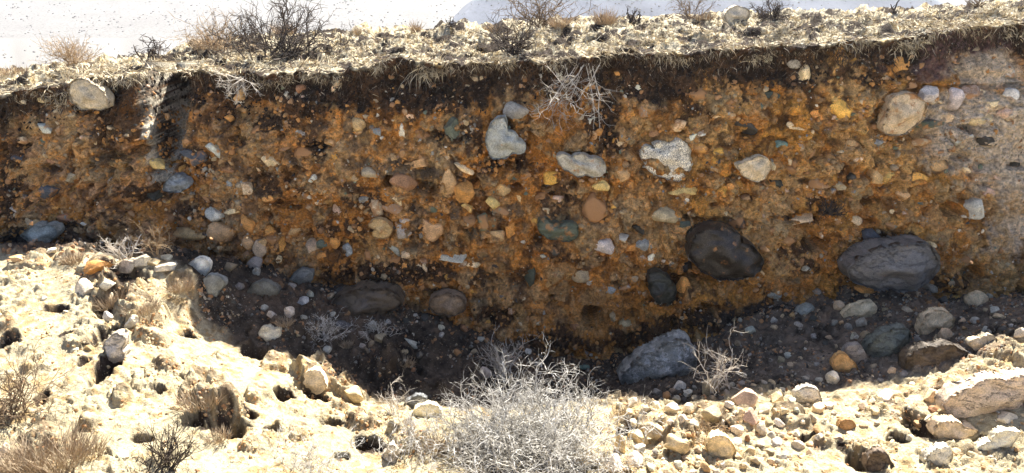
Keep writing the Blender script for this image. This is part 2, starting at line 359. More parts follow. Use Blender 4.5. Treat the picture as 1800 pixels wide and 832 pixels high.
def gz(x, y, detail=True):
    x = np.asarray(x, float); y = np.asarray(y, float)
    z = gbase(x, y)+0.018*fbm(x, y, 1.6, 3, 51)
    if detail:
        near = sm(-5.5, -4.2, y)
        n = fbm(x, y, 7, 3, 52); c = 0*x
        for (cx, cy, r, h) in CLW:
            q = np.hypot((x-cx)/r, (y-cy)/(r*1.25))+0.45*n
            c = np.maximum(c, h*(1-sm(0.60, 1.02, q))*1.25)
        for (cx, cy, rx, ry, d) in PW:
            q = np.hypot((x-cx)/rx, (y-cy)/ry)+0.35*n; z = z-near*d*(1-sm(.65, 1.05, q))
        L = litness(x, y)
        crumb = sm(0.0, 0.35, fbm(x, y, 2.2, 2, 57)+0.25*n+2.2*c)
        f1, f2, cid = worley(x+.02*perlin(x*14, y*14, 1), y+.02*perlin(x*14, y*14, 2), 17, 58)
        z = z+near*(c*(0.8+0.35*perlin(x*9, y*9, 59))+L*(0.010*n+crumb*0.030*cid*sm(0.02, 0.13, f2-f1)+0.014*crumb*ridged(x, y, 30, 3, 60)+.012*sm(-.3, .3, n)*worley(x, y, 44, 63)[2]*sm(.02, .3, worley(x, y, 44, 63)[1]-worley(x, y, 44, 63)[0]))+(1-L)*(0.045*fbm(x, y, 4, 4, 61)+0.035*(ridged(x, y, 2.2, 3, 64)-.5)+0.045*cid*sm(.02, .14, f2-f1)*sm(-.2, .3, n)+0.012*ridged(x, y, 30, 2, 62)))
    return z
def topz(x, y):
    """turf surface behind the lip; columns fan out from the camera"""
    k = (y+6)/6.0; kf = (YFAR+6)/6.0; u = x/k
    z0 = np.interp(u, lipx, lipz)+0.02*perlin(u*1.9, 0*u, 5)
    z1 = np.interp(u*kf, farx, farz); t = np.clip(y/YFAR, 0, 1)
    z = z0*(1-t)+z1*t
    z = z-0.30*np.clip(y-YFAR, 0, 112)*sm(YFAR, YFAR+2, y)
    n = fbm(x, y, 2.6, 3, 81); f1, f2, cid = worley(x+.05*n, y+.05*n, 4.2, 82)
    tus = (1-sm(0.1, 0.62, f1))*np.maximum(0, cid-.35)*1.3
    amp = sm(-0.05, 0.5, y)*(1-sm(8, 14, y))
    return z+amp*(0.085*n+0.06*tus+.06*ridged(x, y, 3.4, 3, 84)-.04)+0.030*(ridged(x, y, 9, 3, 83)-.4)*(1-sm(8, 14, y))

class Table:
    def __init__(self, f, a0, a1, na, b0, b1, nb):
        self.a = (a0, a1, na); self.b = (b0, b1, nb)
        A, B = np.meshgrid(np.linspace(a0, a1, na), np.linspace(b0, b1, nb), indexing='ij'); self.t = f(A, B)
    def __call__(self, a, b):
        (a0, a1, na), (b0, b1, nb) = self.a, self.b
        i = np.clip((a-a0)/(a1-a0)*(na-1), 0, na-1.001); j = np.clip((b-b0)/(b1-b0)*(nb-1), 0, nb-1.001)
        ii = i.astype(int); jj = j.astype(int); fi = i-ii; fj = j-jj; t = self.t
        return (t[ii, jj]*(1-fi)+t[ii+1, jj]*fi)*(1-fj)+(t[ii, jj+1]*(1-fi)+t[ii+1, jj+1]*fi)*fj
TAB = {}
def ray_hit(px, py, surf):
    """vectorised: first hit of the ray with 'face', 'ground' or 'top'"""
    px = np.atleast_1d(np.asarray(px, float)); py = np.atleast_1d(np.asarray(py, float)); d = ray(px, py)
    rng = {'face': (-1.1, 1.0, 150), 'ground': (-4.4, 0.2, 300), 'top': (-0.35, 4.2, 240)}[surf]
    if not TAB:
        TAB['face'] = Table(faceY, -5.6, 5.6, 900, -1.3, 3.0, 340); TAB['ground'] = Table(gz, -5.6, 5.6, 640, -4.6, 0.4, 330); TAB['top'] = Table(topz, -9, 9, 640, -.5, 4.4, 200)
    Y = np.linspace(*rng); out = np.zeros((len(px), 3))
    for s in range(0, len(px), 400):
        dd = d[s:s+400]; P = CAM+dd[:, None, :]*((Y[None, :]+6)/dd[:, 1][:, None])[..., None]
        x, y, z = P[..., 0], P[..., 1], P[..., 2]
        inside = (y > TAB['face'](x, z)) if surf == 'face' else (z < TAB[surf](x, y))
        i = np.argmax(inside, 1); i[~inside.any(1)] = len(Y)//2
        out[s:s+400] = P[np.arange(len(dd)), i]
    return out

# ------------------------------------------------------------------ stones set in the bank: px, py, w, h, turn, colour, shape, proud
S = []
def add(txt):
    for l in txt.strip().splitlines():
        for e in l.split(';'):
            t = e.split()
            if len(t) >= 5:
                rot = 0; shape = 'a'; pr = .5; kw = t[5:]
                for q in kw:
                    if q in ('a', 'r'): shape = q
                    elif q.startswith('p'): pr = float(q[1:])
                    else: rot = float(q)
                S.append((float(t[0]), float(t[1]), float(t[2]), float(t[3]), t[4], rot, shape, pr))
add('''67 173 25 14 cream -20; 78 226 32 14 lblue -10; 38 178 12 12 white; 374 264 24 26 lblue; 324 234 14 22 grey; 338 277 40 20 navy -10 r p.7; 152 222 25 18 dark; 77 250 22 12 green; 422 170 16 24 tan
724 207 36 15 pink -22; 709 232 15 26 white r; 738 240 30 18 brown -5 r; 660 235 22 26 blue; 623 220 32 22 tan; 633 235 14 12 cream; 595 248 15 13 cream; 798 234 28 42 green 20; 830 229 17 22 grey; 537 271 36 26 black r; 532 158 20 15 brown; 591 151 9 28 cream -25; 505 168 13 13 lgrey
768 155 24 18 dark; 830 140 20 14 gtan; 531 237 20 16 grey; 672 224 15 16 brown; 580 251 19 17 tan; 907 196 38 30 grey r p.7; 1122 155 13 11 white r p.8; 985 131 15 22 lgrey; 1133 196 19 20 grey r; 1193 222 28 20 cream 10; 1163 223 13 10 cream; 1220 243 13 13 white; 1237 235 17 11 lgrey
1257 205 18 34 cream 40; 1317 220 38 36 dark p.6; 1223 167 42 24 dgreen -5; 1264 269 18 14 amber r; 1233 262 22 18 orange r; 1038 214 20 15 lgrey; 1090 252 20 15 cream; 1045 240 12 17 tan; 1294 145 14 10 brown; 1349 108 20 15 white; 1414 129 18 26 cream 0 r p.8; 1397 113 20 14 grey r; 1582 101 22 18 tan; 1589 117 42 26 orange r p.3
1678 174 28 38 lav 15 p.6; 1705 168 36 26 pink r; 1781 170 28 24 lav r; 1633 168 32 26 lav r; 1722 165 20 12 cream; 1405 225 34 18 cream; 1369 256 28 18 teal; 1347 168 40 15 dgreen; 1429 198 54 24 orange -15 r p.3; 1481 196 48 30 amber -15 r p.4; 1631 219 46 13 dgreen; 1739 249 28 18 dark -20; 1542 252 20 12 blue; 1426 271 20 17 gtan; 1480 269 14 10 cream
80 339 38 24 navy; 101 290 18 14 grey; 118 315 21 15 gtan; 343 280 30 22 navy r; 274 287 42 15 yell p.8; 377 378 30 26 lgrey r p.7; 336 411 62 22 tan -3 p.8; 390 408 46 36 tan 10 r p.8; 409 372 26 14 cream -5; 436 394 19 34 orange 20 r p.7; 432 332 28 20 cream -10; 437 428 22 26 tan r p.7; 455 437 22 28 gtan r p.7; 249 427 28 15 brown r; 114 384 34 17 red r; 266 349 26 32 dark
224 349 22 20 dark; 133 406 15 12 tan r; 145 406 13 14 tan r; 158 403 14 14 gtan r; 50 395 10 24 gtan 20; 62 393 15 14 tan; 193 322 11 13 lgrey; 257 322 9 11 cream; 230 376 16 11 gtan; 335 389 10 13 white; 147 395 11 9 lgrey; 475 285 32 24 cream -15; 652 304 29 17 gtan 0 r p.8; 623 313 28 24 tan; 709 324 44 30 brown -5 r p.8; 549 315 13 13 lgrey; 733 285 42 24 tan -10
783 278 15 11 cream; 815 297 34 10 cream -28 p.8; 790 322 28 48 tan -10 r p.7; 816 339 32 34 orange r p.8; 842 327 26 17 orange r p.8; 884 334 24 21 tan r p.7; 598 370 26 30 pink 10; 642 354 21 13 grey; 657 368 38 30 gtan; 692 373 42 26 grey -10 r p.3; 697 354 17 15 cream; 758 368 27 25 green r p.6; 712 390 19 16 lgrey -30; 709 408 28 25 grey r; 758 406 40 40 tan r p.5
691 437 22 30 blue; 694 458 28 20 brown r; 718 448 25 15 cream 10 r; 823 391 23 25 dgreen r; 849 391 22 29 green; 882 373 36 22 teal; 866 359 23 21 yell r p.7; 872 416 29 21 tan; 898 408 17 32 orange; 798 457 46 16 lblue p.7; 833 467 24 12 cream 10 r p.8; 760 470 15 13 tan; 747 472 8 15 cream; 736 470 10 8 cream; 458 437 24 28 tan; 475 425 19 17 gtan r; 495 434 17 38 orange; 516 406 25 18 tan
548 436 25 28 gtan r p.7; 566 430 20 15 green r p.7; 568 453 18 16 orange p.7; 588 428 17 21 orange r; 490 457 11 15 cream; 469 408 20 18 orange r; 490 398 15 15 tan; 820 366 18 14 yell; 969 314 30 21 amber r p.6; 1057 327 28 17 yell r p.7; 1094 305 29 32 tan r p.4; 1047 364 43 46 brown r p.6; 981 352 21 15 pink 15 r; 957 352 27 22 black; 1112 326 15 17 orange
1200 337 48 17 yell 8 r; 1173 378 50 28 gtan r p.7; 1206 399 20 18 dgreen; 1062 432 36 28 lgrey -15 r p.7; 1089 420 31 16 lgrey -10 p.7; 1109 438 18 17 orange; 1132 432 34 22 blue -15 p.6; 1154 428 21 21 tan p.5; 1147 453 16 13 white; 1178 460 17 15 cream r; 1107 472 21 12 cream 10 r; 1131 455 12 11 lgrey; 915 425 21 10 white; 954 452 10 9 white; 976 442 15 14 dark r
1026 485 36 22 gtan r p.7; 1073 512 18 15 blue; 1099 506 21 11 blue; 1203 509 24 40 orange r p.4; 1210 472 16 19 black; 1297 391 26 24 dark r p.5; 932 484 20 42 dgreen; 1213 376 9 7 cream; 1274 376 10 8 cream; 910 347 13 19 tan; 1122 403 22 17 dark; 1535 420 36 32 navy p.7; 1523 509 36 12 orange r p.8; 1486 504 14 10 orange r; 1505 390 27 19 cream r p.6; 1532 376 16 11 lgrey -25
1572 396 23 20 teal; 1572 373 13 12 cream; 1443 324 34 22 gtan r; 1475 327 22 13 gtan; 1549 310 38 36 tan r p.4; 1501 314 20 18 dark r; 1612 314 38 18 amber r p.3; 1646 336 32 14 green 15; 1616 357 22 19 teal 20; 1589 344 22 16 tan; 1717 371 32 38 lgrey -20; 1791 287 20 42 dark; 1370 327 32 17 dgreen -20; 1739 497 27 14 tan -10; 1757 458 12 20 tan 30; 1697 431 12 16 tan
1638 430 16 10 cream -10; 1639 506 34 18 grey; 1414 390 38 18 cream 15; 1421 472 18 13 lgrey r; 1409 462 15 14 dark; 1364 519 24 20 blue r; 1439 516 18 15 grey; 1382 425 32 18 tan; 1395 300 22 14 green; 1410 262 12 9 cream; 1400 290 16 18 green; 1357 292 12 20 cream 30; 1660 270 16 10 blue; 1509 281 14 9 cream; 1453 298 14 8 cream; 1500 255 20 14 tan
1700 300 14 10 cream; 1755 310 18 12 pink; 1740 340 22 16 pink r; 1650 290 30 20 tan r; 1770 200 24 18 pink r; 1750 185 20 14 cream; 1725 210 34 22 cream r; 1670 210 26 20 cream r; 1690 250 24 12 lgrey; 1620 250 30 14 gtan; 1775 130 16 12 lgrey; 1680 110 12 12 pink; 1720 90 14 10 gtan; 1655 90 10 10 brown; 1600 150 22 14 grey; 1560 140 18 12 gtan
1080 556 18 30 gtan; 945 540 40 26 orange r p.3; 1100 570 22 16 gtan r; 1010 575 16 12 brown; 900 545 14 16 lgrey; 870 470 12 9 dark; 780 500 16 12 brown r; 650 450 20 16 brown r; 610 440 16 22 blue; 565 520 14 10 grey; 760 545 16 10 dark; 1290 460 8 8 cream; 1345 440 18 12 tan; 1380 470 14 12 orange; 1340 480 10 8 cream; 1310 350 20 14 tan; 1285 330 16 14 orange r
1260 300 20 12 tan; 1150 235 16 12 brown; 1190 262 14 10 orange; 960 372 12 10 cream; 940 345 12 10 tan; 925 310 16 12 brown; 850 302 14 10 brown; 750 268 20 10 brown; 690 280 16 16 tan r; 560 355 14 10 cream; 540 345 20 12 brown; 520 360 16 14 navy; 470 350 18 10 orange; 450 300 12 10 cream; 400 300 20 12 brown; 390 340 14 10 grey; 360 350 16 12 navy; 320 300 12 14 orange
90 285 16 10 brown; 30 280 20 14 navy; 15 320 14 12 dark; 25 370 16 12 grey; 40 390 12 10 dark; 95 365 16 12 orange r; 180 385 14 18 brown; 300 385 18 14 dark; 290 330 14 10 brown; 290 205 14 10 tan; 350 200 16 10 brown; 400 210 18 12 orange r; 450 230 14 14 dark; 500 260 16 12 navy''')
HERO = [  # outline, colour, dirt, material, depth, label
 ([(133,141),(145,136),(168,146),(185,158),(197,176),(195,187),(168,190),(145,188),(131,174),(126,157)], (.50,.45,.37), .1, M_STONE, .30, 'cream boulder jutting from the bank just under the turf', -.27),
 ([(872,207),(888,203),(893,228),(912,243),(925,255),(922,266),(900,267),(880,278),(864,275),(855,252),(858,226)], (.33,.36,.38), .2, M_STONE, .30, 'smooth blue-grey boulder with a pale shine', -.20),
 ([(1122,262),(1132,253),(1147,254),(1156,262),(1175,248),(1194,243),(1207,252),(1211,270),(1216,287),(1206,302),(1190,316),(1168,311),(1143,299),(1127,281)], (.60,.59,.56), -.3, M_GRAN, .26, 'white speckled granite boulder', -.17),
 ([(978,273),(990,268),(1005,275),(1035,276),(1060,280),(1064,300),(1056,308),(1030,306),(1000,299),(983,289)], (.42,.41,.38), .3, M_STONE, .24, 'long flat grey slab', -.2),
 ([(947,385),(960,380),(970,391),(985,393),(1016,395),(1015,412),(1005,421),(980,419),(955,411),(945,400)], (.11,.14,.11), .4, M_LAYER, .2, 'dark green stone', -.16),
 ([(1223,403),(1250,397),(1270,393),(1286,401),(1303,421),(1328,437),(1338,453),(1331,470),(1304,481),(1274,487),(1243,478),(1220,462),(1208,445),(1210,424)], (.04,.036,.033), .25, M_DARK, .5, 'large dark pitted boulder', -.30),
 ([(1481,466),(1500,446),(1526,433),(1555,428),(1578,424),(1604,420),(1629,428),(1638,444),(1634,469),(1619,491),(1592,503),(1555,499),(1522,497),(1491,489)], (.20,.20,.21), .12, M_LAYER, .6, 'large cracked grey boulder with a dark cap', -.35),
 ([(1563,170),(1580,163),(1607,166),(1622,183),(1618,205),(1600,222),(1582,234),(1566,236),(1545,228),(1550,210),(1557,190)], (.56,.46,.34), .4, M_STONE, .34, 'cream boulder with an ochre foot', -.2),
 ([(44,410),(55,401),(80,395),(103,396),(108,404),(98,417),(80,424),(58,421)], (.29,.32,.33), .1, M_STONE, .3, 'smooth pale blue-grey boulder at the foot', -.3),
 ([(290,333),(299,314),(315,305),(328,310),(338,322),(326,332),(308,336)], (.24,.28,.34), .2, M_LAYER, .2, 'blue-grey angular stone', -.22),
 ([(1293,288),(1305,285),(1320,279),(1345,276),(1353,285),(1346,304),(1330,318),(1313,312),(1300,301)], (.60,.52,.40), .2, M_STONE, .22, 'cream-white stone pointed at its foot', -.2),
 ([(647,396),(660,402),(678,386),(690,398),(686,414),(670,417),(655,412)], (.50,.37,.2), .4, M_STONE, .18, 'tan forked stone', -.16),
 ([(1140,478),(1152,474),(1170,482),(1182,496),(1186,515),(1176,532),(1160,534),(1148,520),(1142,500)], (.05,.055,.045), .2, M_LAYER, .28, 'black and green jagged block', -.26),
 ([(755,528),(770,516),(795,515),(815,522),(820,536),(808,546),(780,546),(760,542)], (.22,.17,.13), .05, M_STONE, .4, 'low brown-grey boulder at the foot', -.42),
 ([(577,545),(590,522),(620,508),(660,504),(700,512),(712,528),(690,540),(640,548),(600,552)], (.13,.105,.08), .0, M_LAYER, .5, 'broad low dark boulder half in the slope', -.5),
]

# ------------------------------------------------------------------ the bank: face, lip and turf as one sheet
def sod_pockets(x, y):  # dark turf pockets: shadow between tussocks painted in, plus black clods
    return sm(.10, .26, fbm(x, y*.8, 3.6, 4, 115, .6)+.07+.12*(1-sm(.1, .5, y)))*(1-sm(5, 9, y))
def build_bank():
    u = np.linspace(-5.3, 5.3, 1180); ext = np.array([5.7, 6.4, 7.6, 9.5, 13, 20, 32.0]); u = np.concatenate([-ext[::-1], u, ext])
    nf = 300; v = np.linspace(0, 1, nf)
    zb = zbase(u)-0.45; zl = zlip(u)
    X = np.repeat(u[None], nf, 0); Z = zb[None]+(zl-zb)[None]*v[:, None]
    Y = faceY(X, Z)
    # every big stone sits in its own socket
    for (a, b, ra, rb) in [(q[0], q[1], q[2]/2, q[3]/2) for q in S if q[2] > 15]+[(np.mean([v[0] for v in q[0]]), np.mean([v[1] for v in q[0]]), np.ptp([v[0] for v in q[0]])/2, np.ptp([v[1] for v in q[0]])/2) for q in HERO]:
        W = on_plain(a, b); k = (W[1]+6)/FPX*1.04; rx, rz = ra*k, rb*k; i0, i1 = np.searchsorted(u, [W[0]-rx*1.8, W[0]+rx*1.8])
        if i1 <= i0: continue
        q = np.hypot((X[:, i0:i1]-W[0])/rx, (Z[:, i0:i1]-W[2])/rz); lowr = .7+.6*np.clip((W[2]-Z[:, i0:i1])/rz, -.5, 1)
        Y[:, i0:i1] += min(.06, .5*min(rx, rz))*np.exp(-((q-1.12)/.20)**2)*lowr
    # ragged overhanging sod at the very lip
    hl = zl[None]-Z; Y = Y-0.030*(1-sm(0.0, 0.07, hl))*(0.5+perlin(X*9, Z*4, 91))
    rows = [(X, Y, Z)]
    ly = Y[-1]; s = np.concatenate([np.linspace(0.02, 1.6, 66), np.linspace(1.64, 3.9, 42), np.array([4.1, 4.4, 4.8, 5.5, 6.5, 8, 10, 13, 17, 22, 30, 34, 45, 70, 112, 170, 300, 600])])
    TY = ly[None]+s[:, None]; TX = u[None]*(1+np.clip(TY, 0, None)/6.0); TZ = topz(TX, TY)
    blend = sm(0, 0.14, s)[:, None]; TZ = zl[None]*(1-blend)+TZ*blend
    rows.append((TX, TY, TZ))
    X, Y, Z = [np.concatenate([a[i] for a in rows], 0) for i in range(3)]
    V = np.stack([X, Y, Z], -1); P = V.reshape(-1, 3)
    px, py, _ = topx(P)
    x, z = P[:, 0], P[:, 2]; isface = np.zeros(X.shape, bool); isface[:nf] = True; isface = isface.ravel()
    h = (np.repeat(zl[None], X.shape[0], 0).ravel()-z)
    # --- colours of the beds, with some sun, glare and shade painted in
    n1 = fbm(x, z, 1.6, 4, 101); n2 = fbm(x, z, 6, 4, 102); n3 = fbm(x, z, 22, 3, 103)
    C = np.zeros((len(P), 3)); orange = np.array([.56, .235, .050]); amber = np.array([.68, .34, .07]); tan = np.array([.52, .32, .14]); brown = np.array([.11, .050, .020]); dark = np.array([.020, .014, .010]); grey = np.array([.16, .135, .11]); pale = np.array([.82, .64, .43]); mauve = np.array([.17, .10, .085])
    def mix(m, c):
        m = np.clip(m, 0, 1)[:, None]; C[:] = C*(1-m)+np.asarray(c)[None]*m
    C[:] = orange
    mix(sm(.0, .5, n1+.5*n2)*.55, tan); mix(sm(.15, .6, -n1+.6*n2)*.6*sm(1050, 1200, px), amber)
    mix(sm(.1, .55, n2+.5*n3)*.30, brown)
    mix((1-sm(250, 620, px))*sm(-.4, .3, n2)*.55, (.56, .335, .18)); mix(sm(1050, 1250, px)*sm(-.2, .4, n1+n2)*.5, (.70, .40, .12))
    wx = x+.045*perlin(x*6, z*6, 3)+.02*perlin(x*17, z*17, 5); wz = z+.045*perlin(x*6, z*6, 8)+.02*perlin(x*17, z*17, 6)
    for f, sd, am in ((6.5, 31, .5), (17.0, 33, .75)):                 # each block of the conglomerate has its own tint
        f1, f2, cid = worley(wx, wz, f, sd); e = sm(.0, .2, f2-f1)
        C[:] = C*(1+am*(cid-.5))[:, None]
        for lo, c_ in ((.90, tan), (.80, (.36, .28, .15)), (.06, brown), (.0, (.60, .36, .13))):
            sel = (cid > lo) & (cid < lo+.06); mix(sel*e*.65, c_)
        mix((1-sm(.0, .13, f2-f1))*.30, brown)
    def blobs(lst):
        s = np.zeros(len(P))
        for (a, b, ra, rb, k) in lst: s = np.maximum(s, k*np.exp(-((px-a)/ra)**2-((py-b)/rb)**2))
        return s
    darkmap = blobs([(570, 165, 130, 28, 1), (760, 165, 120, 45, 1), (480, 215, 60, 26, .9), (540, 195, 50, 24, .9), (560, 262, 40, 30, .8), (640, 350, 90, 45, .62), (600, 400, 70, 40, .6), (800, 240, 60, 40, .75), (880, 290, 70, 30, .7), (905, 200, 30, 40, .7),  # black patches: humus staining together with painted crevice shade
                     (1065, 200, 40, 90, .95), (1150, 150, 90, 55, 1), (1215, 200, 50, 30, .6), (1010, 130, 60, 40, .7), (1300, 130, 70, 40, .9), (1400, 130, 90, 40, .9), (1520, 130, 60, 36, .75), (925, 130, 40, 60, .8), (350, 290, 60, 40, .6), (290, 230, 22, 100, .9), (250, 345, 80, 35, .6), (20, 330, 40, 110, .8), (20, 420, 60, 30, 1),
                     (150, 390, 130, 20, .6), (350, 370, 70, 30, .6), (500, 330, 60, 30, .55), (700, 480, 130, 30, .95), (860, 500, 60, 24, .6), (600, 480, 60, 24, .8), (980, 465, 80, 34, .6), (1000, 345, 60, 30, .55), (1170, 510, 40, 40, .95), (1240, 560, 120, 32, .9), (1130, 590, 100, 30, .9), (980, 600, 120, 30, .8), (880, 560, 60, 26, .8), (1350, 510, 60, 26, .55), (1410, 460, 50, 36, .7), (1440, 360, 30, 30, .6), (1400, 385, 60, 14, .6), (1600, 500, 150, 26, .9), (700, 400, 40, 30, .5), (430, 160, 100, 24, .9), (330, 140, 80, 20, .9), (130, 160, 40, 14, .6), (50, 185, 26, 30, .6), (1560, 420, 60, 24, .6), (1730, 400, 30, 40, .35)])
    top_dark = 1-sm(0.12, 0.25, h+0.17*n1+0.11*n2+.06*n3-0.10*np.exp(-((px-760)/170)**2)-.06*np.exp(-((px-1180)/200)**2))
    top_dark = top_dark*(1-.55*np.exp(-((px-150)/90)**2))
    slx = SLOTX+.1*np.clip(h, 0, 1); mix((1-sm(.05, .09, np.abs(x-slx-.01)))*(h < .85)*isface, (.62, .55, .42))  # sunlit strip on the slot wall, painted as a pale colour
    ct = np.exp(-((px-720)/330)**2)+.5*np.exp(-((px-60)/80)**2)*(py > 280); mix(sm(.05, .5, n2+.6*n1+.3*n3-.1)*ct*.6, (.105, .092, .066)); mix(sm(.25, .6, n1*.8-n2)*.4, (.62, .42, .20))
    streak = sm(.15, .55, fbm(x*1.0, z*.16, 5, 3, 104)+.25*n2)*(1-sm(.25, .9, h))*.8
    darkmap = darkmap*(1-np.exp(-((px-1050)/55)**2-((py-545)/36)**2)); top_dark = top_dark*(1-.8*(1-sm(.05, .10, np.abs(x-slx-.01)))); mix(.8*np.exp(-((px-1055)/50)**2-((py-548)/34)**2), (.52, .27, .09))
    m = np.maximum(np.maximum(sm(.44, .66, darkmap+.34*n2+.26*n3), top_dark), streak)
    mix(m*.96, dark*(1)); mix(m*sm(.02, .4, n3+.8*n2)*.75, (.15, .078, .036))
    bm = blobs([(1700, 80, 110, 34, 1), (1640, 120, 60, 40, .8), (1560, 120, 40, 24, .5)]); mix(sm(.4, .7, bm+.2*n2), mauve); mix(sm(.4, .7, bm+.2*n2)*sm(.0, .5, n2)*.4, (.24, .12, .06))
    glare = blobs([(1790, 250, 130, 90, 1.2), (1700, 205, 100, 56, 1.1), (1740, 125, 80, 38, 1), (1640, 205, 80, 40, .95), (1690, 260, 90, 50, .9), (1790, 380, 70, 90, .6), (1740, 440, 70, 40, .35)]); glare = sm(.25, .75, glare+.22*n2+.1*n3)  # whitish sun glare at the right end, painted as paler soil
    mix(glare*.95, pale*(0.95)); mix(glare*sm(.15, .55, n3+n2)*.5, (.34, .27, .20))
    gm = blobs([(80, 420, 120, 30, 1), (1350, 560, 160, 40, .9)]); mix(sm(.4, .8, gm+.2*n2)*.8, (.07, .06, .05))
    # --- top: dry sod
    straw = np.array([.50, .44, .31]); t = (~isface).astype(float)
    L = np.maximum(t, (1-sm(-.005, .035, h+.02*n2+.02*n3))*1.0)
    nx, ny = P[:, 0], P[:, 1]; k1 = fbm(nx, ny, 5, 3, 111); k2 = fbm(nx, ny, 18, 2, 112)
    bare = sod_pockets(nx, ny)[:, None]; turf = straw[None]*(1+.3*k1[:, None])*(1-sm(.1, .5, k2+.4*k1)[:, None]*np.array([.3, .42, .6])); turf = turf*(1-bare)+np.array([.045, .032, .022])*bare  # shadow pockets and dark clods go into the turf colour
    far = sm(5, 9, ny)[:, None]; turf = turf*(1-far)+np.array([.17, .16, .14])*(1+.3*fbm(nx, ny, .05, 4, 117)[:, None])*far
    C[:] = C*(1-L[:, None])+turf*L[:, None]
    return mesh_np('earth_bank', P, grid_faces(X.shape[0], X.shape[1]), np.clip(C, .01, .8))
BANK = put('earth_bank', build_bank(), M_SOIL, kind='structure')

def build_ground():
    rows = np.concatenate([np.array([-30, -20, -13, -9, -7, -6, -5.2, -4.8, -4.4, -4.1]), np.linspace(-3.9, -1.2, 300), np.linspace(-1.19, 0.35, 130), [0.6]])
    u = np.concatenate([[-40, -22, -14, -9, -7, -6], np.linspace(-5.3, 5.3, 880), [6, 7, 9, 14, 22, 40]])
    k = 0.32+0.68*np.clip((rows+6)/6, 0.2, 1.05)
    X = u[None]*k[:, None]; X[:10] *= np.linspace(1.6, 1.0, 10)[:, None]; Y = np.repeat(rows[:, None], len(u), 1); Z = gz(X, Y)
    P = np.stack([X, Y, Z], -1).reshape(-1, 3); x, y = P[:, 0], P[:, 1]
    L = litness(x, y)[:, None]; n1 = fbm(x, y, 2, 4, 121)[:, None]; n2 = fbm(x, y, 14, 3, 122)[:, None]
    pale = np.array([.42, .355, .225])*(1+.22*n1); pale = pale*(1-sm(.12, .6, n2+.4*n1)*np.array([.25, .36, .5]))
    rt = sm(.6, 2.2, x)[:, None]; shade_tone = (np.array([.080, .060, .042])*(1-rt)+np.array([.155, .122, .088])*rt)*(1+.6*n1+.6*n2)  # darker ground tone that carries the cast shadow of the bank
    warm = sm(-.05, .45, n1+.5*n2)*.55*sm(-1.4, -.3, y)[:, None]; shade_tone = shade_tone*(1-warm)+np.array([.20, .11, .055])*warm
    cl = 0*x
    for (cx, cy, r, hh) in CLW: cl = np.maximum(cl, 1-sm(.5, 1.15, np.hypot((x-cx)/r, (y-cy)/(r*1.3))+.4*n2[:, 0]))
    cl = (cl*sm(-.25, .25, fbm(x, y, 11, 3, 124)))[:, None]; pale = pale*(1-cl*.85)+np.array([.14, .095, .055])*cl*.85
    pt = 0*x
    for (cx, cy, rx, ry, dd) in PW: pt = np.maximum(pt, 1-sm(.75, 1.15, np.hypot((x-cx)/rx, (y-cy)/ry)+.5*n2[:, 0]))  # black shade of the hollows painted into the ground colour
    bb = zground0(905, 800); pt = np.maximum(pt, .9*(1-sm(.6, 1.1, np.hypot((x-bb[0])/.42, (y-bb[1])/.30)+.5*n2[:, 0])))  # shade beneath the silver bush painted on the ground too
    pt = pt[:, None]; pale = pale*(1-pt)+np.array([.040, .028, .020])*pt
    C = shade_tone*(1-L)+pale*L
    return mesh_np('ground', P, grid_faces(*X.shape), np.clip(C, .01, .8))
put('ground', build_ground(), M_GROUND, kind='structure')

# ------------------------------------------------------------------ hillsides beyond
def hill_mat(name, base, speck, sc):
    m, nt, b = newmat(name); pos = N(nt, 'ShaderNodeNewGeometry').outputs['Position']
    n = noise_node(nt, pos, 0.05*sc, 6, 0.6); n2 = noise_node(nt, pos, 0.8*sc, 4, 0.7)
    c = mixc(nt, maprange(nt, n, .35, .65, 0, 1), base, tuple(v*.82 for v in base))
    c = mixc(nt, maprange(nt, n2, .50, .62, 0, .9), c, speck)
    nt.links.new(c, b.inputs['Base Color']); b.inputs['Roughness'].default_value = 1; b.inputs['Specular IOR Level'].default_value = 0.1
    return m
def pale_z(x, y): return -33.5+0.20*np.clip(y-380, 0, 430)+2.5*fbm(x, y, .006, 5, 131)+(y-380)*.02*perlin(x*.0015+3, y*.0005, 133)
def hill(name, ys, xs, fn, mat):
    Y = np.repeat(ys[:, None], len(xs), 1); X = xs[None]*(Y+6); Z = fn(X, Y)
    P = np.stack([X, Y, Z], -1).reshape(-1, 3)
    return put(name, mesh_np(name, P, grid_faces(*X.shape)), mat, kind='structure')
hill('hillside', np.linspace(360, 1700, 90), np.linspace(-1.6, 1.6, 160), pale_z, hill_mat('pale_scree', (.20, .19, .17), (.10, .093, .08), 1))
def blue_z(X, Y):
    pxx = X/(Y+6)*FPX/1.0+900; r = 42*fbm(X, Y, .012, 4, 141)
    hgt = 0.80*(Y-338)
    left = (X+44)*0.86+.12*r; right = (236-X)*0.70+.12*r
    top = np.minimum(np.minimum(hgt, left), right)+3*ridged(X, Y, .02, 5, 142)
    return -38+np.minimum(top, 78)
hill('mountain', np.linspace(330, 620, 110), np.linspace(-.25, .95, 220), blue_z, hill_mat('grey_scree', (.13, .145, .175), (.09, .10, .12), .8))

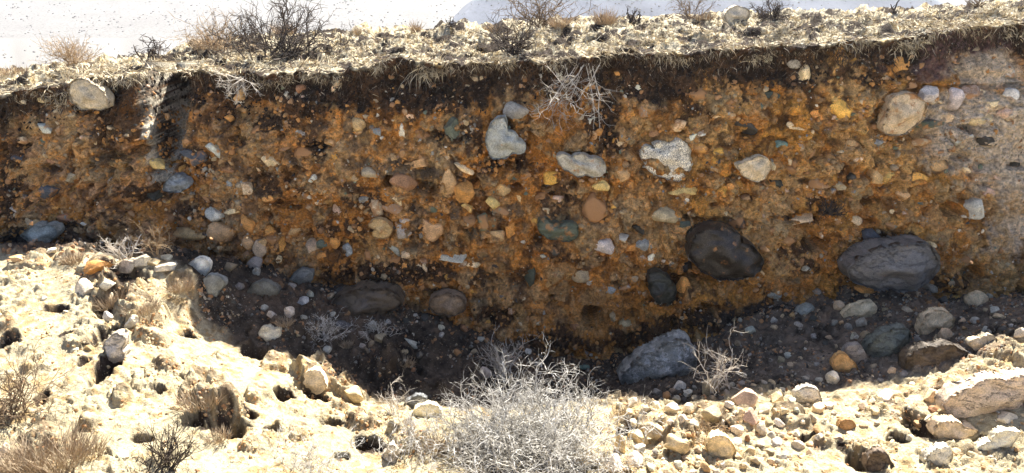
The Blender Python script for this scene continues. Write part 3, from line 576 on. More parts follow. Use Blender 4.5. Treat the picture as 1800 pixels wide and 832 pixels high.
def scrub():
    rs = np.random.RandomState(8); n = 5000; px = rs.uniform(-150, 1950, n); py = rs.uniform(-30, 150, n); d = ray(px, py); Y = np.geomspace(110, 1500, 170)
    P = CAM+d[:, None]*((Y[None]+6)/d[:, 1][:, None])[..., None]; Y_ = Y[None]+rs.uniform(-.008, .008, (n, 1))*Y[None]; P = CAM+d[:, None]*((Y_+6)/d[:, 1][:, None])[..., None]; g = np.maximum(np.where(P[..., 1] > 370, pale_z(P[..., 0], P[..., 1]), -31.6), np.where((P[..., 1] < 620), blue_z(P[..., 0], P[..., 1]), -99)); b = P[..., 2] < g
    k = b.any(1) & (fbm(px*.01, py*.02, 1, 3, 5) > rs.uniform(-.6, .4, n)); i = np.argmax(b, 1); Q = P[np.arange(n), i][k]; Q[:, 2] = g[np.arange(n), i][k]
    v, f = ICO[0] if False else ico(0); m = len(Q); V = v[None]*rs.uniform(.35, 1.1, (m, 1, 1))*(Q[:, 1]/520)[:, None, None]*np.array([1, 1, .7])*(1+rs.uniform(-.3, .3, (m, 12, 1)))*.8+Q[:, None]
    F = (f[None]+(np.arange(m)*12)[:, None, None]).reshape(-1, 3); C = np.repeat(np.array([[.06, .05, .035]])*(1+rs.uniform(-.4, .6, (m, 1))), 12, 0)
    return mesh_np('scrub', V.reshape(-1, 3), F, C)
# ------------------------------------------------------------------ rocks
def ico(sub):
    t = (1+5**.5)/2
    v = np.array([(-1, t, 0), (1, t, 0), (-1, -t, 0), (1, -t, 0), (0, -1, t), (0, 1, t), (0, -1, -t), (0, 1, -t), (t, 0, -1), (t, 0, 1), (-t, 0, -1), (-t, 0, 1)], float)
    f = [(0, 11, 5), (0, 5, 1), (0, 1, 7), (0, 7, 10), (0, 10, 11), (1, 5, 9), (5, 11, 4), (11, 10, 2), (10, 7, 6), (7, 1, 8), (3, 9, 4), (3, 4, 2), (3, 2, 6), (3, 6, 8), (3, 8, 9), (4, 9, 5), (2, 4, 11), (6, 2, 10), (8, 6, 7), (9, 8, 1)]
    v = [tuple(a/np.linalg.norm(a)) for a in v]
    for _ in range(sub):
        cache = {}; nf = []
        def mid(a, b):
            k = (min(a, b), max(a, b))
            if k not in cache:
                m = np.array(v[a])+np.array(v[b]); v.append(tuple(m/np.linalg.norm(m))); cache[k] = len(v)-1
            return cache[k]
        for a, b, c in f:
            x, y, z = mid(a, b), mid(b, c), mid(c, a); nf += [(a, x, z), (b, y, x), (c, z, y), (x, y, z)]
        f = nf
    return np.array(v), np.array(f)
ICO = [ico(s) for s in range(5)]
put('distant_scrub', scrub(), M_GRASS, kind='stuff', label='dark specks of scrub dotted over the far hillside', category='scrub')
def rock_shape(rs, sub, ang, planes=11):
    """unit rock: sphere cut by planes (worn when ang is low), then roughened"""
    v = ICO[sub][0].copy(); f = ICO[sub][1]
    a, b = rs.uniform(0, 99, 2)
    v *= (1+0.16*perlin(v[:, 0]*1.3+a, v[:, 1]*1.3+v[:, 2]*.9+b, 1))[:, None]
    for _ in range(planes):
        n = rs.normal(size=3); n /= np.linalg.norm(n); h = rs.uniform(.40, .80) if ang > .5 else rs.uniform(.52, .92)
        d = v@n-h; m = d > 0
        v[m] -= (d[m]*(0.97 if ang > .5 else .85))[:, None]*n
    k = 0.035 if ang > .5 else .025
    v *= (1+k*perlin(v[:, 0]*4+a, v[:, 1]*4+v[:, 2]*3+b, 2)+k*.6*perlin(v[:, 0]*9+a, v[:, 1]*9+v[:, 2]*7+b, 3))[:, None]
    lo, hi = v.min(0), v.max(0); v = (v-(lo+hi)/2)/((hi-lo)/2)
    return v, f
_rs = np.random.RandomState(5)
ANG = [mesh_np('angular_rock', *rock_shape(_rs, 3, 1, 9)) for _ in range(14)]
RND = [mesh_np('worn_rock', *rock_shape(_rs, 3, 0, 9)) for _ in range(12)]
SML = [mesh_np('small_rock', *rock_shape(_rs, 2, 1, 9)) for _ in range(14)]
def own(me, mat):
    """a mesh copy per material, kept and shared"""
    k = (me.name, mat.name)
    if k not in own.c:
        m = me.copy(); m.materials.clear(); m.materials.append(mat); own.c[k] = m
    return own.c[k]
own.c = {}
WARM = np.array([1.08, .98, .78])
PAL = dict(cream=(.56, .46, .32), white=(.66, .62, .55), tan=(.44, .30, .165), orange=(.52, .27, .085), amber=(.62, .36, .09), brown=(.27, .155, .085), red=(.33, .16, .10), grey=(.27, .265, .26), lgrey=(.43, .43, .42), blue=(.24, .27, .30), lblue=(.45, .48, .49),
           dark=(.065, .065, .065), navy=(.085, .095, .12), green=(.16, .20, .16), teal=(.17, .25, .24), dgreen=(.075, .095, .08), black=(.028, .026, .025), pink=(.46, .34, .28), lav=(.45, .43, .45), gtan=(.36, .30, .22), yell=(.55, .42, .18))
def jit(c, rs, k=.12):
    f = 1+rs.uniform(-k, k); return tuple(float(np.clip(v*f*(1+rs.uniform(-k, k)*.35), .01, .85)) for v in c)
def place_rock(name, me, P, w, hh, dep, rot, colour, dirt, parent=None, mat=M_STONE, rs=_rs, flat=False):
    o = bpy.data.objects.new(name, own(me, mat)); COL.objects.link(o)
    o.location = P
    if flat: o.rotation_euler = (rs.uniform(-.25, .25), math.radians(-rot)+rs.uniform(-.05, .05), rs.uniform(-.5, .5))
    else: o.rotation_euler = (rs.uniform(-.2, .2), math.radians(-rot), rs.uniform(-.25, .25))
    o.scale = (w/2, dep/2, hh/2); o.color = (*[min(.85, a*b) for a, b in zip(colour, WARM)], dirt)
    if parent is not None: o.parent = parent
    return o

def outline_rock(poly, Y, dep, seed, sub=4, rough=.05, facets=9, tilt=0.0):
    """a boulder whose contour seen from the path is read off the photograph, with its own depth"""
    rs = np.random.RandomState(seed); p = np.array(poly, float); W = at(p[:, 0], p[:, 1], np.full(len(p), float(Y)))
    c = W.mean(0); q = W[:, [0, 2]]-c[[0, 2]]; th = np.arctan2(q[:, 1], q[:, 0]); r = np.hypot(q[:, 0], q[:, 1]); o = np.argsort(th); th, r = th[o], r[o]
    th = np.concatenate([th-2*math.pi, th, th+2*math.pi]); r = np.tile(r, 3)
    v, f = ICO[sub][0].copy(), ICO[sub][1]; s = v.copy()
    for _ in range(facets):                                        # facets on the body
        n = rs.normal(size=3); n[1] = -abs(n[1])*1.3-.2; n /= np.linalg.norm(n); h = rs.uniform(.38, .74); d = s@n-h; m = d > 0; s[m] -= (d[m]*.97)[:, None]*n
    ang = np.arctan2(v[:, 2], v[:, 0]); R = np.interp(ang, th, r)
    pl = np.hypot(v[:, 0], v[:, 2]); k = np.clip(np.hypot(s[:, 0], s[:, 2])/np.maximum(pl, 1e-6), 0, 1); k = np.where(pl > .93, 1, k)
    prof = np.sin(np.clip(pl, 0, 1)*math.pi/2)**.9
    x = np.cos(ang)*R*prof; z = np.sin(ang)*R*prof; nx_ = np.cos(ang)*prof; nz_ = np.sin(ang)*prof
    yy = np.abs(v[:, 1])**.75                                      # broken faces meeting in edges
    dirs = [(rs.uniform(-.25, .25), .85), (rs.uniform(-.3, .3), -.75), (.8, rs.uniform(-.3, .3)), (-.8, rs.uniform(-.3, .3))]+[tuple(rs.normal(size=2)*.6) for _ in range(3)]
    for (ax, az) in dirs: yy = np.minimum(yy, rs.uniform(.62, .92)-(ax*nx_+az*nz_)*rs.uniform(.7, 1.1))
    yy = np.where(pl > .96, np.abs(v[:, 1])**.75, np.maximum(yy, .36*np.abs(v[:, 1]))); y = np.sign(v[:, 1])*yy*dep/2
    P = np.stack([x, y, z], 1); a = rs.uniform(0, 50); sz = R.mean()
    n = rough*(fbm(x+a+y*.7, z+y*.5, 2.2/sz, 4, seed)*sz)
    P *= (1+n/np.maximum(np.linalg.norm(P, axis=1), .3*sz))[:, None]
    P[:, 1] += sz*(.10*ridged(x/sz*1.1+a, z/sz*1.1, 1.3, 4, seed)+.05*fbm(x/sz+a, z/sz, 4, 3, seed+1))*np.sign(-v[:, 1])*-1*(pl < .97)
    P[:, 1] += tilt*P[:, 2]
    return c, P, f
rsS = np.random.RandomState(3)
occupied = []
for i, (poly, colr, dirt, mat, dep, lab, Yh) in enumerate(HERO):
    p = np.array(poly, float); cx, cy = p.mean(0); c0 = ray_hit(cx, cy, 'face')[0]; Yh = c0[1]-.045-dep*.15
    c, P, f = outline_rock(poly, Yh, dep, 50+i, 4, .06)
    me = mesh_np('boulder', P, f); o = put('boulder', me, mat, BANK, label=lab); o.location = c; o.color = (*[min(.85, a*b) for a, b in zip(colr, WARM)], dirt)
    r = np.ptp(p, 0)/2; occupied.append((cx, cy, r[0], r[1]))
hit = ray_hit([s[0] for s in S], [s[1] for s in S], 'face')
nstone = 0
for s, P in zip(S, hit):
    px, py, wp, hp, cn, rot, shp, pr = s
    sc = ((P[1]+6)/CP)/FPX*(1.0); dep = .9*min(wp, hp)*sc+.25*max(wp, hp)*sc
    me = (ANG if shp == 'a' else RND)[rsS.randint(14 if shp == 'a' else 12)]
    P = P.copy(); P[1] += dep*(.24-.50*(pr-.5))
    place_rock('stone', me, P, wp*sc*1.14, hp*sc*1.14, dep, rot+rsS.uniform(-8, 8), jit(tuple(v*(1.25 if PAL[cn][0] > .2 else .9) for v in PAL[cn]), rsS), float(np.clip(rsS.uniform(.0, .95)-(.3 if pr > .6 else 0)-(.3 if PAL[cn][0] > .4 else 0), 0, 1)), BANK, rs=rsS)
    occupied.append((px, py, wp/2, hp/2)); nstone += 1
# more of them, wherever the face has room
occ = np.array(occupied)
names = ['tan', 'tan', 'orange', 'brown', 'gtan', 'grey', 'dark', 'cream', 'cream', 'pink', 'green', 'blue', 'brown', 'lgrey', 'red', 'dgreen']
lipP = np.array(LIP, float); basP = np.array(BASE, float)
tries = 0; extra = []
while nstone+len(HERO)+len(extra) < 298 and tries < 20000:
    tries += 1
    px = rsS.uniform(-60, 1860); top = np.interp(px, lipP[:, 0], lipP[:, 1])+40; bot = np.interp(px, basP[:, 0], basP[:, 1]); py = rsS.uniform(top, bot)
    wp = rsS.uniform(11, 20); hp = wp*rsS.uniform(.5, .95)
    d = np.hypot((occ[:, 0]-px)/(occ[:, 2]+wp*.5), (occ[:, 1]-py)/(occ[:, 3]+hp*.5))
    if d.min() < 1.05: continue
    extra.append((px, py, wp, hp)); occ = np.vstack([occ, [px, py, wp/2, hp/2]])
E = np.array(extra); hit = ray_hit(E[:, 0], E[:, 1], 'face')
for (px, py, wp, hp), P in zip(E, hit):
    sc = ((P[1]+6)/CP)/FPX; dep = wp*sc*.9; P = P.copy(); P[1] += dep*.1
    place_rock('stone', SML[rsS.randint(14)], P, wp*sc, hp*sc, dep, rsS.uniform(-50, 50), jit(PAL[names[rsS.randint(len(names))]], rsS), rsS.uniform(.2, 1), BANK, rs=rsS)

def scatter(name, pts, size, cols, aspect=.7, seed=1, sub=1, mat=M_PEBBLE, parent=None, sink=.15, normal='y', alpha=None, rough=.28):
    """thousands of little rocks joined in one mesh (stuff)"""
    rs = np.random.RandomState(seed); n = len(pts); bv, bf = ICO[sub]; nb = len(bv)
    shapes = []
    for k in range(24):
        v, _ = rock_shape(rs, sub, 1, 7); shapes.append(v*(1+rs.uniform(-rough*.3, rough*.3, (nb, 1))))
    shapes = np.array(shapes); si = rs.randint(24, size=n); V = shapes[si]
    sc = np.stack([np.ones(n), rs.uniform(.6, 1, n), rs.uniform(aspect*.7, min(1, aspect*1.4), n)], 1)*size[:, None]/2
    V = V*sc[:, None]
    ang = rs.normal(size=(n, 4)); ang /= np.linalg.norm(ang, axis=1)[:, None]
    w_, x_, y_, z_ = ang.T
    R = np.stack([1-2*(y_**2+z_**2), 2*(x_*y_-z_*w_), 2*(x_*z_+y_*w_), 2*(x_*y_+z_*w_), 1-2*(x_**2+z_**2), 2*(y_*z_-x_*w_), 2*(x_*z_-y_*w_), 2*(y_*z_+x_*w_), 1-2*(x_**2+y_**2)], -1).reshape(n, 3, 3)
    V = np.einsum('nij,nkj->nki', R, V); c = np.array(pts, float).copy()
    if normal == 'y': c[:, 1] += size*sink
    else: c[:, 2] -= size*sink
    V = V+c[:, None]; F = (bf[None]+(np.arange(n)*nb)[:, None, None]).reshape(-1, 3)
    C = np.ones((n, nb, 4)); C[:, :, :3] = np.clip(cols*WARM, .01, .85)[:, None]; C[:, :, 3] = (rs.uniform(0, .7, n) if alpha is None else alpha)[:, None]
    me = mesh_np(name, V.reshape(-1, 3), F, C.reshape(-1, 4), smooth=False)
    return put(name, me, mat, parent, kind='stuff')
def palcols(n, names, rs, k=.2):
    c = np.array([PAL[names[i]] for i in rs.randint(len(names), size=n)]); return c*(1+rs.uniform(-k, k, (n, 1)))
# grit and pebbles in the face
rs = np.random.RandomState(21); n = 9000
px = rs.uniform(-120, 1920, n); top = np.interp(px, lipP[:, 0], lipP[:, 1])+14; bot = np.interp(px, basP[:, 0], basP[:, 1])+15; py = top+(bot-top)*rs.uniform(0, 1, n)
dens = fbm(px*.01, py*.01, 1.1, 3, 201)+.35*np.exp(-((px-650)/220)**2-((py-350)/110)**2)+.3*np.exp(-((px-1000)/200)**2-((py-480)/90)**2)-.3*np.exp(-((px-150)/120)**2-((py-270)/70)**2)+.3*((py-top)/(bot-top))**2
keep = dens > rs.uniform(-.45, .45, n)*1.0; px, py = px[keep], py[keep]
H = ray_hit(px, py, 'face'); sz = (1.8+7*rs.power(.35, len(px))**1.6)*.0049; sz = np.where(rs.uniform(size=len(px)) < .10, sz*1.7, sz)
scatter('pebbles', H, sz, palcols(len(px), ['tan', 'cream', 'white', 'brown', 'grey', 'gtan', 'lgrey', 'dark', 'orange', 'cream', 'pink', 'green', 'blue'], rs), .75, 2, 0, parent=BANK, sink=.02)
# crumbs of the soil itself, same colour as the bed: roughen the face
n = 9000; px = rs.uniform(-120, 1920, n); top = np.interp(px, lipP[:, 0], lipP[:, 1])+6; bot = np.interp(px, basP[:, 0], basP[:, 1])+10; py = top+(bot-top)*rs.uniform(0, 1, n); H = ray_hit(px, py, 'face')
hh = np.interp(H[:, 0], lipx, lipz)-H[:, 2]; dk = hh+.13*fbm(H[:, 0], H[:, 2], 1.6, 4, 101)+.07*fbm(H[:, 0], H[:, 2], 6, 4, 102) < .34
kp = ~((px > 1590) & (py < 430)); H, dk, n = H[kp], dk[kp], int(kp.sum())
cc = np.where(dk[:, None], np.array([.028, .020, .014]), np.array([.50, .26, .09]))*(1+rs.uniform(-.6, .15, (n, 1)))
scatter('soil_clods', H, rs.uniform(.012, .045, n), cc, .8, 4, 0, parent=BANK, sink=.22, mat=M_GRASS)

n = 1500; px = rs.uniform(-120, 1920, n); top = np.interp(px, lipP[:, 0], lipP[:, 1])+26; bot = np.interp(px, basP[:, 0], basP[:, 1])+10; py = top+(bot-top)*rs.uniform(0, 1, n)
dens = fbm(px*.01, py*.01, 1.1, 3, 201)+.45*np.exp(-((px-650)/260)**2-((py-370)/120)**2)+.4*np.exp(-((px-1000)/220)**2-((py-460)/100)**2)-.4*np.exp(-((px-150)/120)**2-((py-250)/80)**2)
d = np.array([np.hypot((occ[:, 0]-a)/(occ[:, 2]+3), (occ[:, 1]-b)/(occ[:, 3]+3)).min() for a, b in zip(px, py)])
keep = (dens > rs.uniform(-.5, .4, n)) & (d > 1.0); px, py = px[keep], py[keep]; H = ray_hit(px, py, 'face')
scatter('embedded_stones', H, rs.uniform(.028, .062, len(px)), palcols(len(px), ['tan', 'orange', 'brown', 'gtan', 'tan', 'orange', 'grey', 'cream', 'dark', 'amber', 'gtan', 'green'], rs), .75, 6, 1, parent=BANK, sink=.12, alpha=rs.uniform(.2, 1, len(px)))

# ------------------------------------------------------------------ boulders and stones lying on the ground
def gpt(px, py):
    return ray_hit(px, py, 'ground')[0]
rg = np.random.RandomState(11)
BOULD = [  # outline, colour, dirt, material, depth m, label
 ([(1087,657),(1098,643),(1112,632),(1149,610),(1178,594),(1196,588),(1209,594),(1221,617),(1219,635),(1222,650),(1200,661),(1163,673),(1134,679),(1105,676)], (.26,.29,.32), .05, M_VEIN, .42, 'large blue-grey boulder streaked with pale veins behind the silver bush'),
 ([(1650,712),(1653,698),(1667,686),(1703,675),(1760,662),(1800,655),(1850,652),(1880,664),(1872,688),(1800,697),(1758,718),(1703,732),(1667,731)], (.50,.42,.36), .25, M_LCRACK, .26, 'long pale boulder with a pinkish flank lying in the sun at the right edge'),
 ([(1601,640),(1606,622),(1625,612),(1660,606),(1700,610),(1722,622),(1700,645),(1660,662),(1625,666),(1604,658)], (.10,.08,.06), .35, M_LCRACK, .22, 'broad brown-grey boulder half buried at the edge of the shade'),
 ([(1243,770),(1253,762),(1270,762),(1284,772),(1290,790),(1278,805),(1262,817),(1251,808),(1242,790)], (.56,.46,.30), .3, M_LOOSE, .2, 'upright cream-yellow boulder in the sunlit rubble'),
 ([(1009,800),(1020,786),(1038,792),(1053,818),(1046,830),(1028,832),(1013,818)], (.58,.50,.37), .2, M_LOOSE, .14, 'pale pear-shaped stone at the lower right foot of the silver bush'),
 ([(188,612),(196,590),(210,582),(222,588),(218,610),(214,635),(205,650),(193,640)], (.50,.48,.47), .2, M_LCRACK, .2, 'tall whitish boulder standing on the dry slope beside a dark hollow'),
 ([(1634,757),(1645,738),(1665,736),(1690,748),(1722,760),(1712,770),(1670,775),(1650,770)], (.48,.40,.32), .2, M_LOOSE, .2, 'low brown and white stone just under the long pale boulder'),
 ([(1520,612),(1535,590),(1560,578),(1590,574),(1597,582),(1585,606),(1562,622),(1540,635),(1526,632)], (.15,.18,.18), .15, M_LCRACK, .24, 'tilted blue-green boulder in the shaded gravel'),
 ([(1612,584),(1616,566),(1632,548),(1655,543),(1670,553),(1673,566),(1658,580),(1636,589)], (.50,.42,.31), .15, M_LOOSE, .2, 'rounded cream boulder on the shaded gravel'),
 ([(1479,553),(1488,542),(1508,534),(1533,530),(1540,540),(1530,552),(1505,562),(1490,564)], (.47,.42,.32), .15, M_LOOSE, .16, 'oblong cream stone leaning below the cracked grey boulder'),
 ([(1698,602),(1720,593),(1744,589),(1751,597),(1740,610),(1722,614),(1704,608)], (.42,.38,.31), .1, M_LOOSE, .14, 'flat pointed grey-cream stone near the shade edge'),
 ([(1462,645),(1466,626),(1478,618),(1492,632),(1505,650),(1498,662),(1478,660)], (.46,.29,.13), .2, M_LOOSE, .14, 'ochre stone with a white top in the shaded gravel'),
 ([(1480,622),(1488,606),(1506,603),(1518,618),(1521,645),(1505,648),(1492,636)], (.30,.29,.30), .1, M_LCRACK, .14, 'grey flaky stone leaning on the ochre stone'),
 ([(1622,803),(1640,788),(1665,782),(1670,792),(1655,812),(1640,826),(1628,822)], (.62,.60,.56), .1, M_LCRACK, .16, 'white angular stone near the lower right corner'),
 ([(1710,790),(1740,772),(1775,755),(1790,755),(1780,770),(1750,784),(1722,797)], (.64,.60,.54), .2, M_LOOSE, .12, 'long white sliver of stone below the long pale boulder'),
 ([(1520,822),(1530,795),(1538,788),(1560,806),(1570,822),(1552,825),(1535,829)], (.15,.11,.08), .3, M_LCRACK, .16, 'dark brown upended slab on the sunlit crust'),
 ([(356,508),(358,494),(368,482),(388,484),(399,494),(386,510),(370,526),(358,522)], (.24,.27,.30), .15, M_LOOSE, .16, 'blue-grey cobble in the shade below the pale stone heap'),
 ([(437,515),(442,502),(455,494),(478,497),(492,508),(488,518),(465,526),(445,526)], (.17,.18,.18), .3, M_LOOSE, .18, 'blue-grey cobble with a mossy flank on the dark slope'),
 ([(511,497),(520,478),(540,472),(551,476),(549,492),(535,501),(518,501)], (.20,.22,.24), .1, M_LCRACK, .14, 'dark slate-grey angular block on the dark slope'),
 ([(329,474),(340,458),(360,452),(371,462),(368,476),(352,486),(336,484)], (.55,.57,.58), .1, M_LOOSE, .15, 'pale blue-white block at the edge of the shade under the bank'),
 ([(532,660),(540,652),(560,648),(572,665),(570,690),(553,694),(540,682)], (.58,.52,.42), .25, M_LOOSE, .16, 'cream upright stone where sun and shade meet on the slope'),
 ([(456,598),(456,582),(468,572),(482,578),(493,574),(494,590),(484,602),(468,604)], (.62,.60,.55), .1, M_LOOSE, .14, 'bright white double-lobed stone on the sunlit slope edge'),
 ([(676,812),(680,790),(690,777),(698,790),(695,806),(700,820),(688,822)], (.50,.48,.46), .1, M_LCRACK, .14, 'whitish flaking stone left of the silver bush'),
 ([(710,718),(722,700),(742,694),(750,698),(738,716),(722,724)], (.16,.18,.22), .1, M_LCRACK, .14, 'dark slate-blue stone left of the silver bush'),
 ([(724,728),(745,710),(772,714),(778,728),(760,738),(738,738)], (.64,.60,.52), .1, M_LOOSE, .14, 'bright white stone half under the left side of the silver bush'),
 ([(1270,27),(1280,16),(1300,12),(1316,20),(1312,34),(1292,40),(1274,38)], (.46,.42,.36), .3, M_LOOSE, .3, 'pale boulder sitting on the turf above the bank'),
 ([(1396,688),(1405,680),(1426,678),(1440,690),(1436,712),(1415,716),(1400,706)], (.56,.55,.54), .1, M_LCRACK, .14, 'whitish crumbling stone at the shade line in the rubble'),
 ([(1472,752),(1478,738),(1492,736),(1502,745),(1496,756),(1480,760)], (.38,.23,.11), .2, M_LOOSE, .1, 'orange-brown stone among the pale rubble'),
 ([(1696,527),(1712,514),(1736,526),(1732,538),(1712,542),(1698,536)], (.56,.46,.33), .1, M_LOOSE, .14, 'cream block with an ochre underside at the foot of the bank'),
 ([(1399,546),(1410,536),(1428,536),(1433,546),(1420,556),(1403,557)], (.27,.31,.33), .1, M_LOOSE, .12, 'smooth blue-grey cobble on the shaded gravel'),
]
for i, (poly, colr, dirt, mat, dep, lab) in enumerate(BOULD):
    p = np.array(poly, float); cx = p[:, 0].mean(); lo = p[:, 1].max(); hi = p[:, 1].min()
    if lo < 60: c0 = ray_hit(cx, lo-6, 'top')[0]
    else: c0 = gpt(cx, lo-(lo-hi)*.22)
    c, P, f = outline_rock(poly, c0[1]+dep*.12, dep, 300+i, 3 if np.ptp(p[:, 0]) < 60 else 4, .06)
    if 'half buried at the edge' in lab: c = c+np.array([0, .10, -.05])
    o = put('boulder' if np.ptp(p[:, 0]) > 45 else 'stone', mesh_np('boulder', P, f), mat, label=lab, category='boulder' if np.ptp(p[:, 0]) > 45 else 'stone')
    o.location = c; o.color = (*[min(.85, a*b*(1.3 if colr[0] > .4 else 1)) for a, b in zip(colr, WARM)], dirt*.4)
G = '''1474 537 20 17 cream 0 r|small cream cobble left of the oblong cream stone
1514 568 20 22 lgrey 20 r|upper grey-cream cobble of the pair left of the tilted blue-green boulder
1520 592 22 22 gtan 0 r|lower cream cobble of the pair left of the tilted blue-green boulder
1661 588 23 22 cream 0 r|small cream cobble touching the rounded cream boulder
1645 594 9 13 cream 0 a|thin cream chip under the rounded cream boulder
1794 586 22 22 white 0 a|white stone at the right edge just above the shade line
1463 666 25 28 white 10 r|white egg-shaped cobble below the ochre stone
1247 681 36 30 gtan 20 r|grey-tan cobble right of the blue-grey veined boulder
1194 678 25 15 lgrey 0 a|grey stone directly under the veined boulder
1209 693 18 13 lgrey -10 a|grey chip in the shaded heap below the veined boulder
1181 719 28 21 white 5 r|smooth white cobble in front of the veined boulder
1250 728 38 28 gtan 0 r|tan mud-covered lump above the upright cream-yellow boulder
1112 708 22 20 white 0 a|white stone at the right shoulder of the silver bush
1136 721 22 17 cream 0 a|pale chip beside the right shoulder of the silver bush
1149 759 40 38 cream 20 a|large cream cobble right of the silver bush
1121 770 38 30 cream -20 a|cream cobble between the silver bush and the large cream cobble
1187 781 42 48 cream 30 a|large cream angular block in the middle of the rubble
1078 817 42 34 white 0 a|white stone at the bottom edge right of the silver bush
1118 811 36 34 white 0 r|round white cobble at the bottom edge of the rubble
1125 791 24 18 lgrey 0 a|light grey cobble above the round white cobble
1089 780 26 44 cream 10 a|tall cream stone against the right side of the silver bush
1154 797 20 18 grey 0 a|dark grey stone among the cream rubble blocks
1319 735 34 32 pink 0 a|pinkish angular block at the right of the rubble
1338 757 20 30 white 10 a|white upright stone beside the pinkish block
1332 811 28 26 cream 0 a|cream cobble at the bottom edge right of the upright boulder
1308 697 50 28 pink 0 a|pinkish earthy lump on the shade line
1294 802 24 16 cream 0 a|small cream stone at the foot of the upright cream-yellow boulder
1314 773 11 20 brown 0 r|narrow brown stone right of the upright cream-yellow boulder
1319 581 18 15 lblue 15 a|bright bluish-white chip in the shade under the bank
1287 561 17 14 gtan 0 a|grey-tan chip in the shade under the bank
1027 646 21 11 teal 0 r|small blue-green pebble in the deep shade behind the silver bush
1638 695 30 24 cream 0 a|cream cobble touching the left end of the long pale boulder
1768 733 38 22 white -15 a|white angular stone under the long pale boulder's middle
1640 721 20 15 brown 0 r|small dark brown cobble below the left end of the long pale boulder
1558 699 30 18 white 15 a|flat white stone on the crust left of the long pale boulder
1518 715 24 16 cream 0 a|cream cobble in the sunlit gravel
913 570 26 24 blue 0 a|blue-grey angular stone above the silver bush's tall shoots
854 655 22 26 lgrey 0 r|grey cobble among the left shoots of the silver bush
603 572 26 18 navy 0 r|dark blue cobble in the deep shade
776 577 13 12 white 0 a|white triangular chip in the deep shade
669 595 24 17 gtan 0 r|tan cobble under the small bleached twigs
655 572 20 17 lgrey 0 r|pale cobble in the small bleached twigs
723 602 32 12 lblue -35 a|pale bluish sliver lying on the dark slope
532 529 22 16 lblue 0 a|pale blue cobble on the dark slope
622 692 42 26 cream 0 a|cream clod-like block at the edge of the shade
404 470 24 20 gtan 0 a|grey-tan pointed stone just under the bank
448 462 26 22 grey 0 r|grey cobble under the bank
451 478 14 16 lgrey 0 r|pale pebble just below the grey cobble
420 504 20 15 grey 0 r|dull grey pebble between the two blue-grey cobbles
509 549 20 20 white 0 r|right white cobble in the dry clump on the slope edge
478 555 18 18 white 0 r|left white cobble in the dry clump on the slope edge
148 509 34 34 white 30 a|white angular stone right of the orange clod
187 500 28 22 white -20 a|white stone with a dark side next to the dry clump
175 470 44 26 orange 10 a|orange-brown clod on the slope crest
224 465 36 22 white 0 a|large white stone in the heap under the pale shrub
247 462 26 24 white 0 a|white stone in the middle of the heap under the pale shrub
289 472 36 16 white 0 a|flat white stone at the right of the heap
291 453 24 12 white 5 a|thin white slab on top of the heap
269 462 22 14 cream 0 a|small cream stone in the heap
91 442 17 11 white 0 a|small white stone at the foot of the bank far left
232 566 24 26 white 0 a|white knobbly stone above the tall whitish boulder
189 558 18 22 lgrey 0 a|grey stone in the dark hollow
216 802 26 18 white 0 r|white cobble near the lower edge of the dry slope
218 700 14 24 lgrey 10 a|small grey upright stone below the tall whitish boulder
71 690 16 18 black 0 a|little dark pointed stone on the bare slope
8 792 18 30 white 0 a|white stone at the lower left corner
305 470 16 18 lgrey 0 a|pale grey pebble beside the flat white stone
30 455 30 14 tan 0 a|tan lump on the crest at the far left
1502 592 12 16 lgrey 0 a|small light chip left of the grey-cream pair
1365 700 26 22 cream 0 a|cream stone on the shade line left of the crumbling one
1370 745 22 18 white 0 a|white chip left of the orange-brown stone
1440 770 20 14 white 0 a|white chip below the orange-brown stone
1710 800 22 12 cream 0 a|small cream stone between the white angular stone and the sliver
1595 545 20 12 gtan 0 a|grey-tan chip left of the rounded cream boulder
1748 545 18 12 lgrey 0 a|small white-grey pebble right of the cream block
1755 556 18 9 cream 10 a|thin cream chip under the white-grey pebble'''
def loose(px, py, wp, hp, cn, rot, shp, rs):
    c0 = gpt(px, py+hp*.28); s = ((c0[1]+6)/CP)/FPX*.96; P = at(np.array(float(px)), np.array(float(py)), np.array(c0[1]+.01))
    me = (RND if shp == 'r' else ANG if wp > 17 else SML)[rs.randint(12)]
    return place_rock('stone', me, P, wp*s*1.05, hp*s*1.12, wp*s*.95, rot, jit(PAL[cn], rs), rs.uniform(.0, .45), mat=M_LOOSE, rs=rs)
gocc = []
for l in G.splitlines():
    a, lab = l.split('|'); t = a.split()
    o = loose(float(t[0]), float(t[1]), float(t[2]), float(t[3]), t[4], float(t[5]), t[6], rg); o['label'] = lab; o['category'] = 'stone'
    gocc.append((float(t[0]), float(t[1]), float(t[2])/2, float(t[3])/2))
for b in BOULD:
    p = np.array(b[0], float); m = p.mean(0); r = np.ptp(p, 0)/2; gocc.append((m[0], m[1], r[0]*.9, r[1]*.9))
gocc = np.array(gocc)
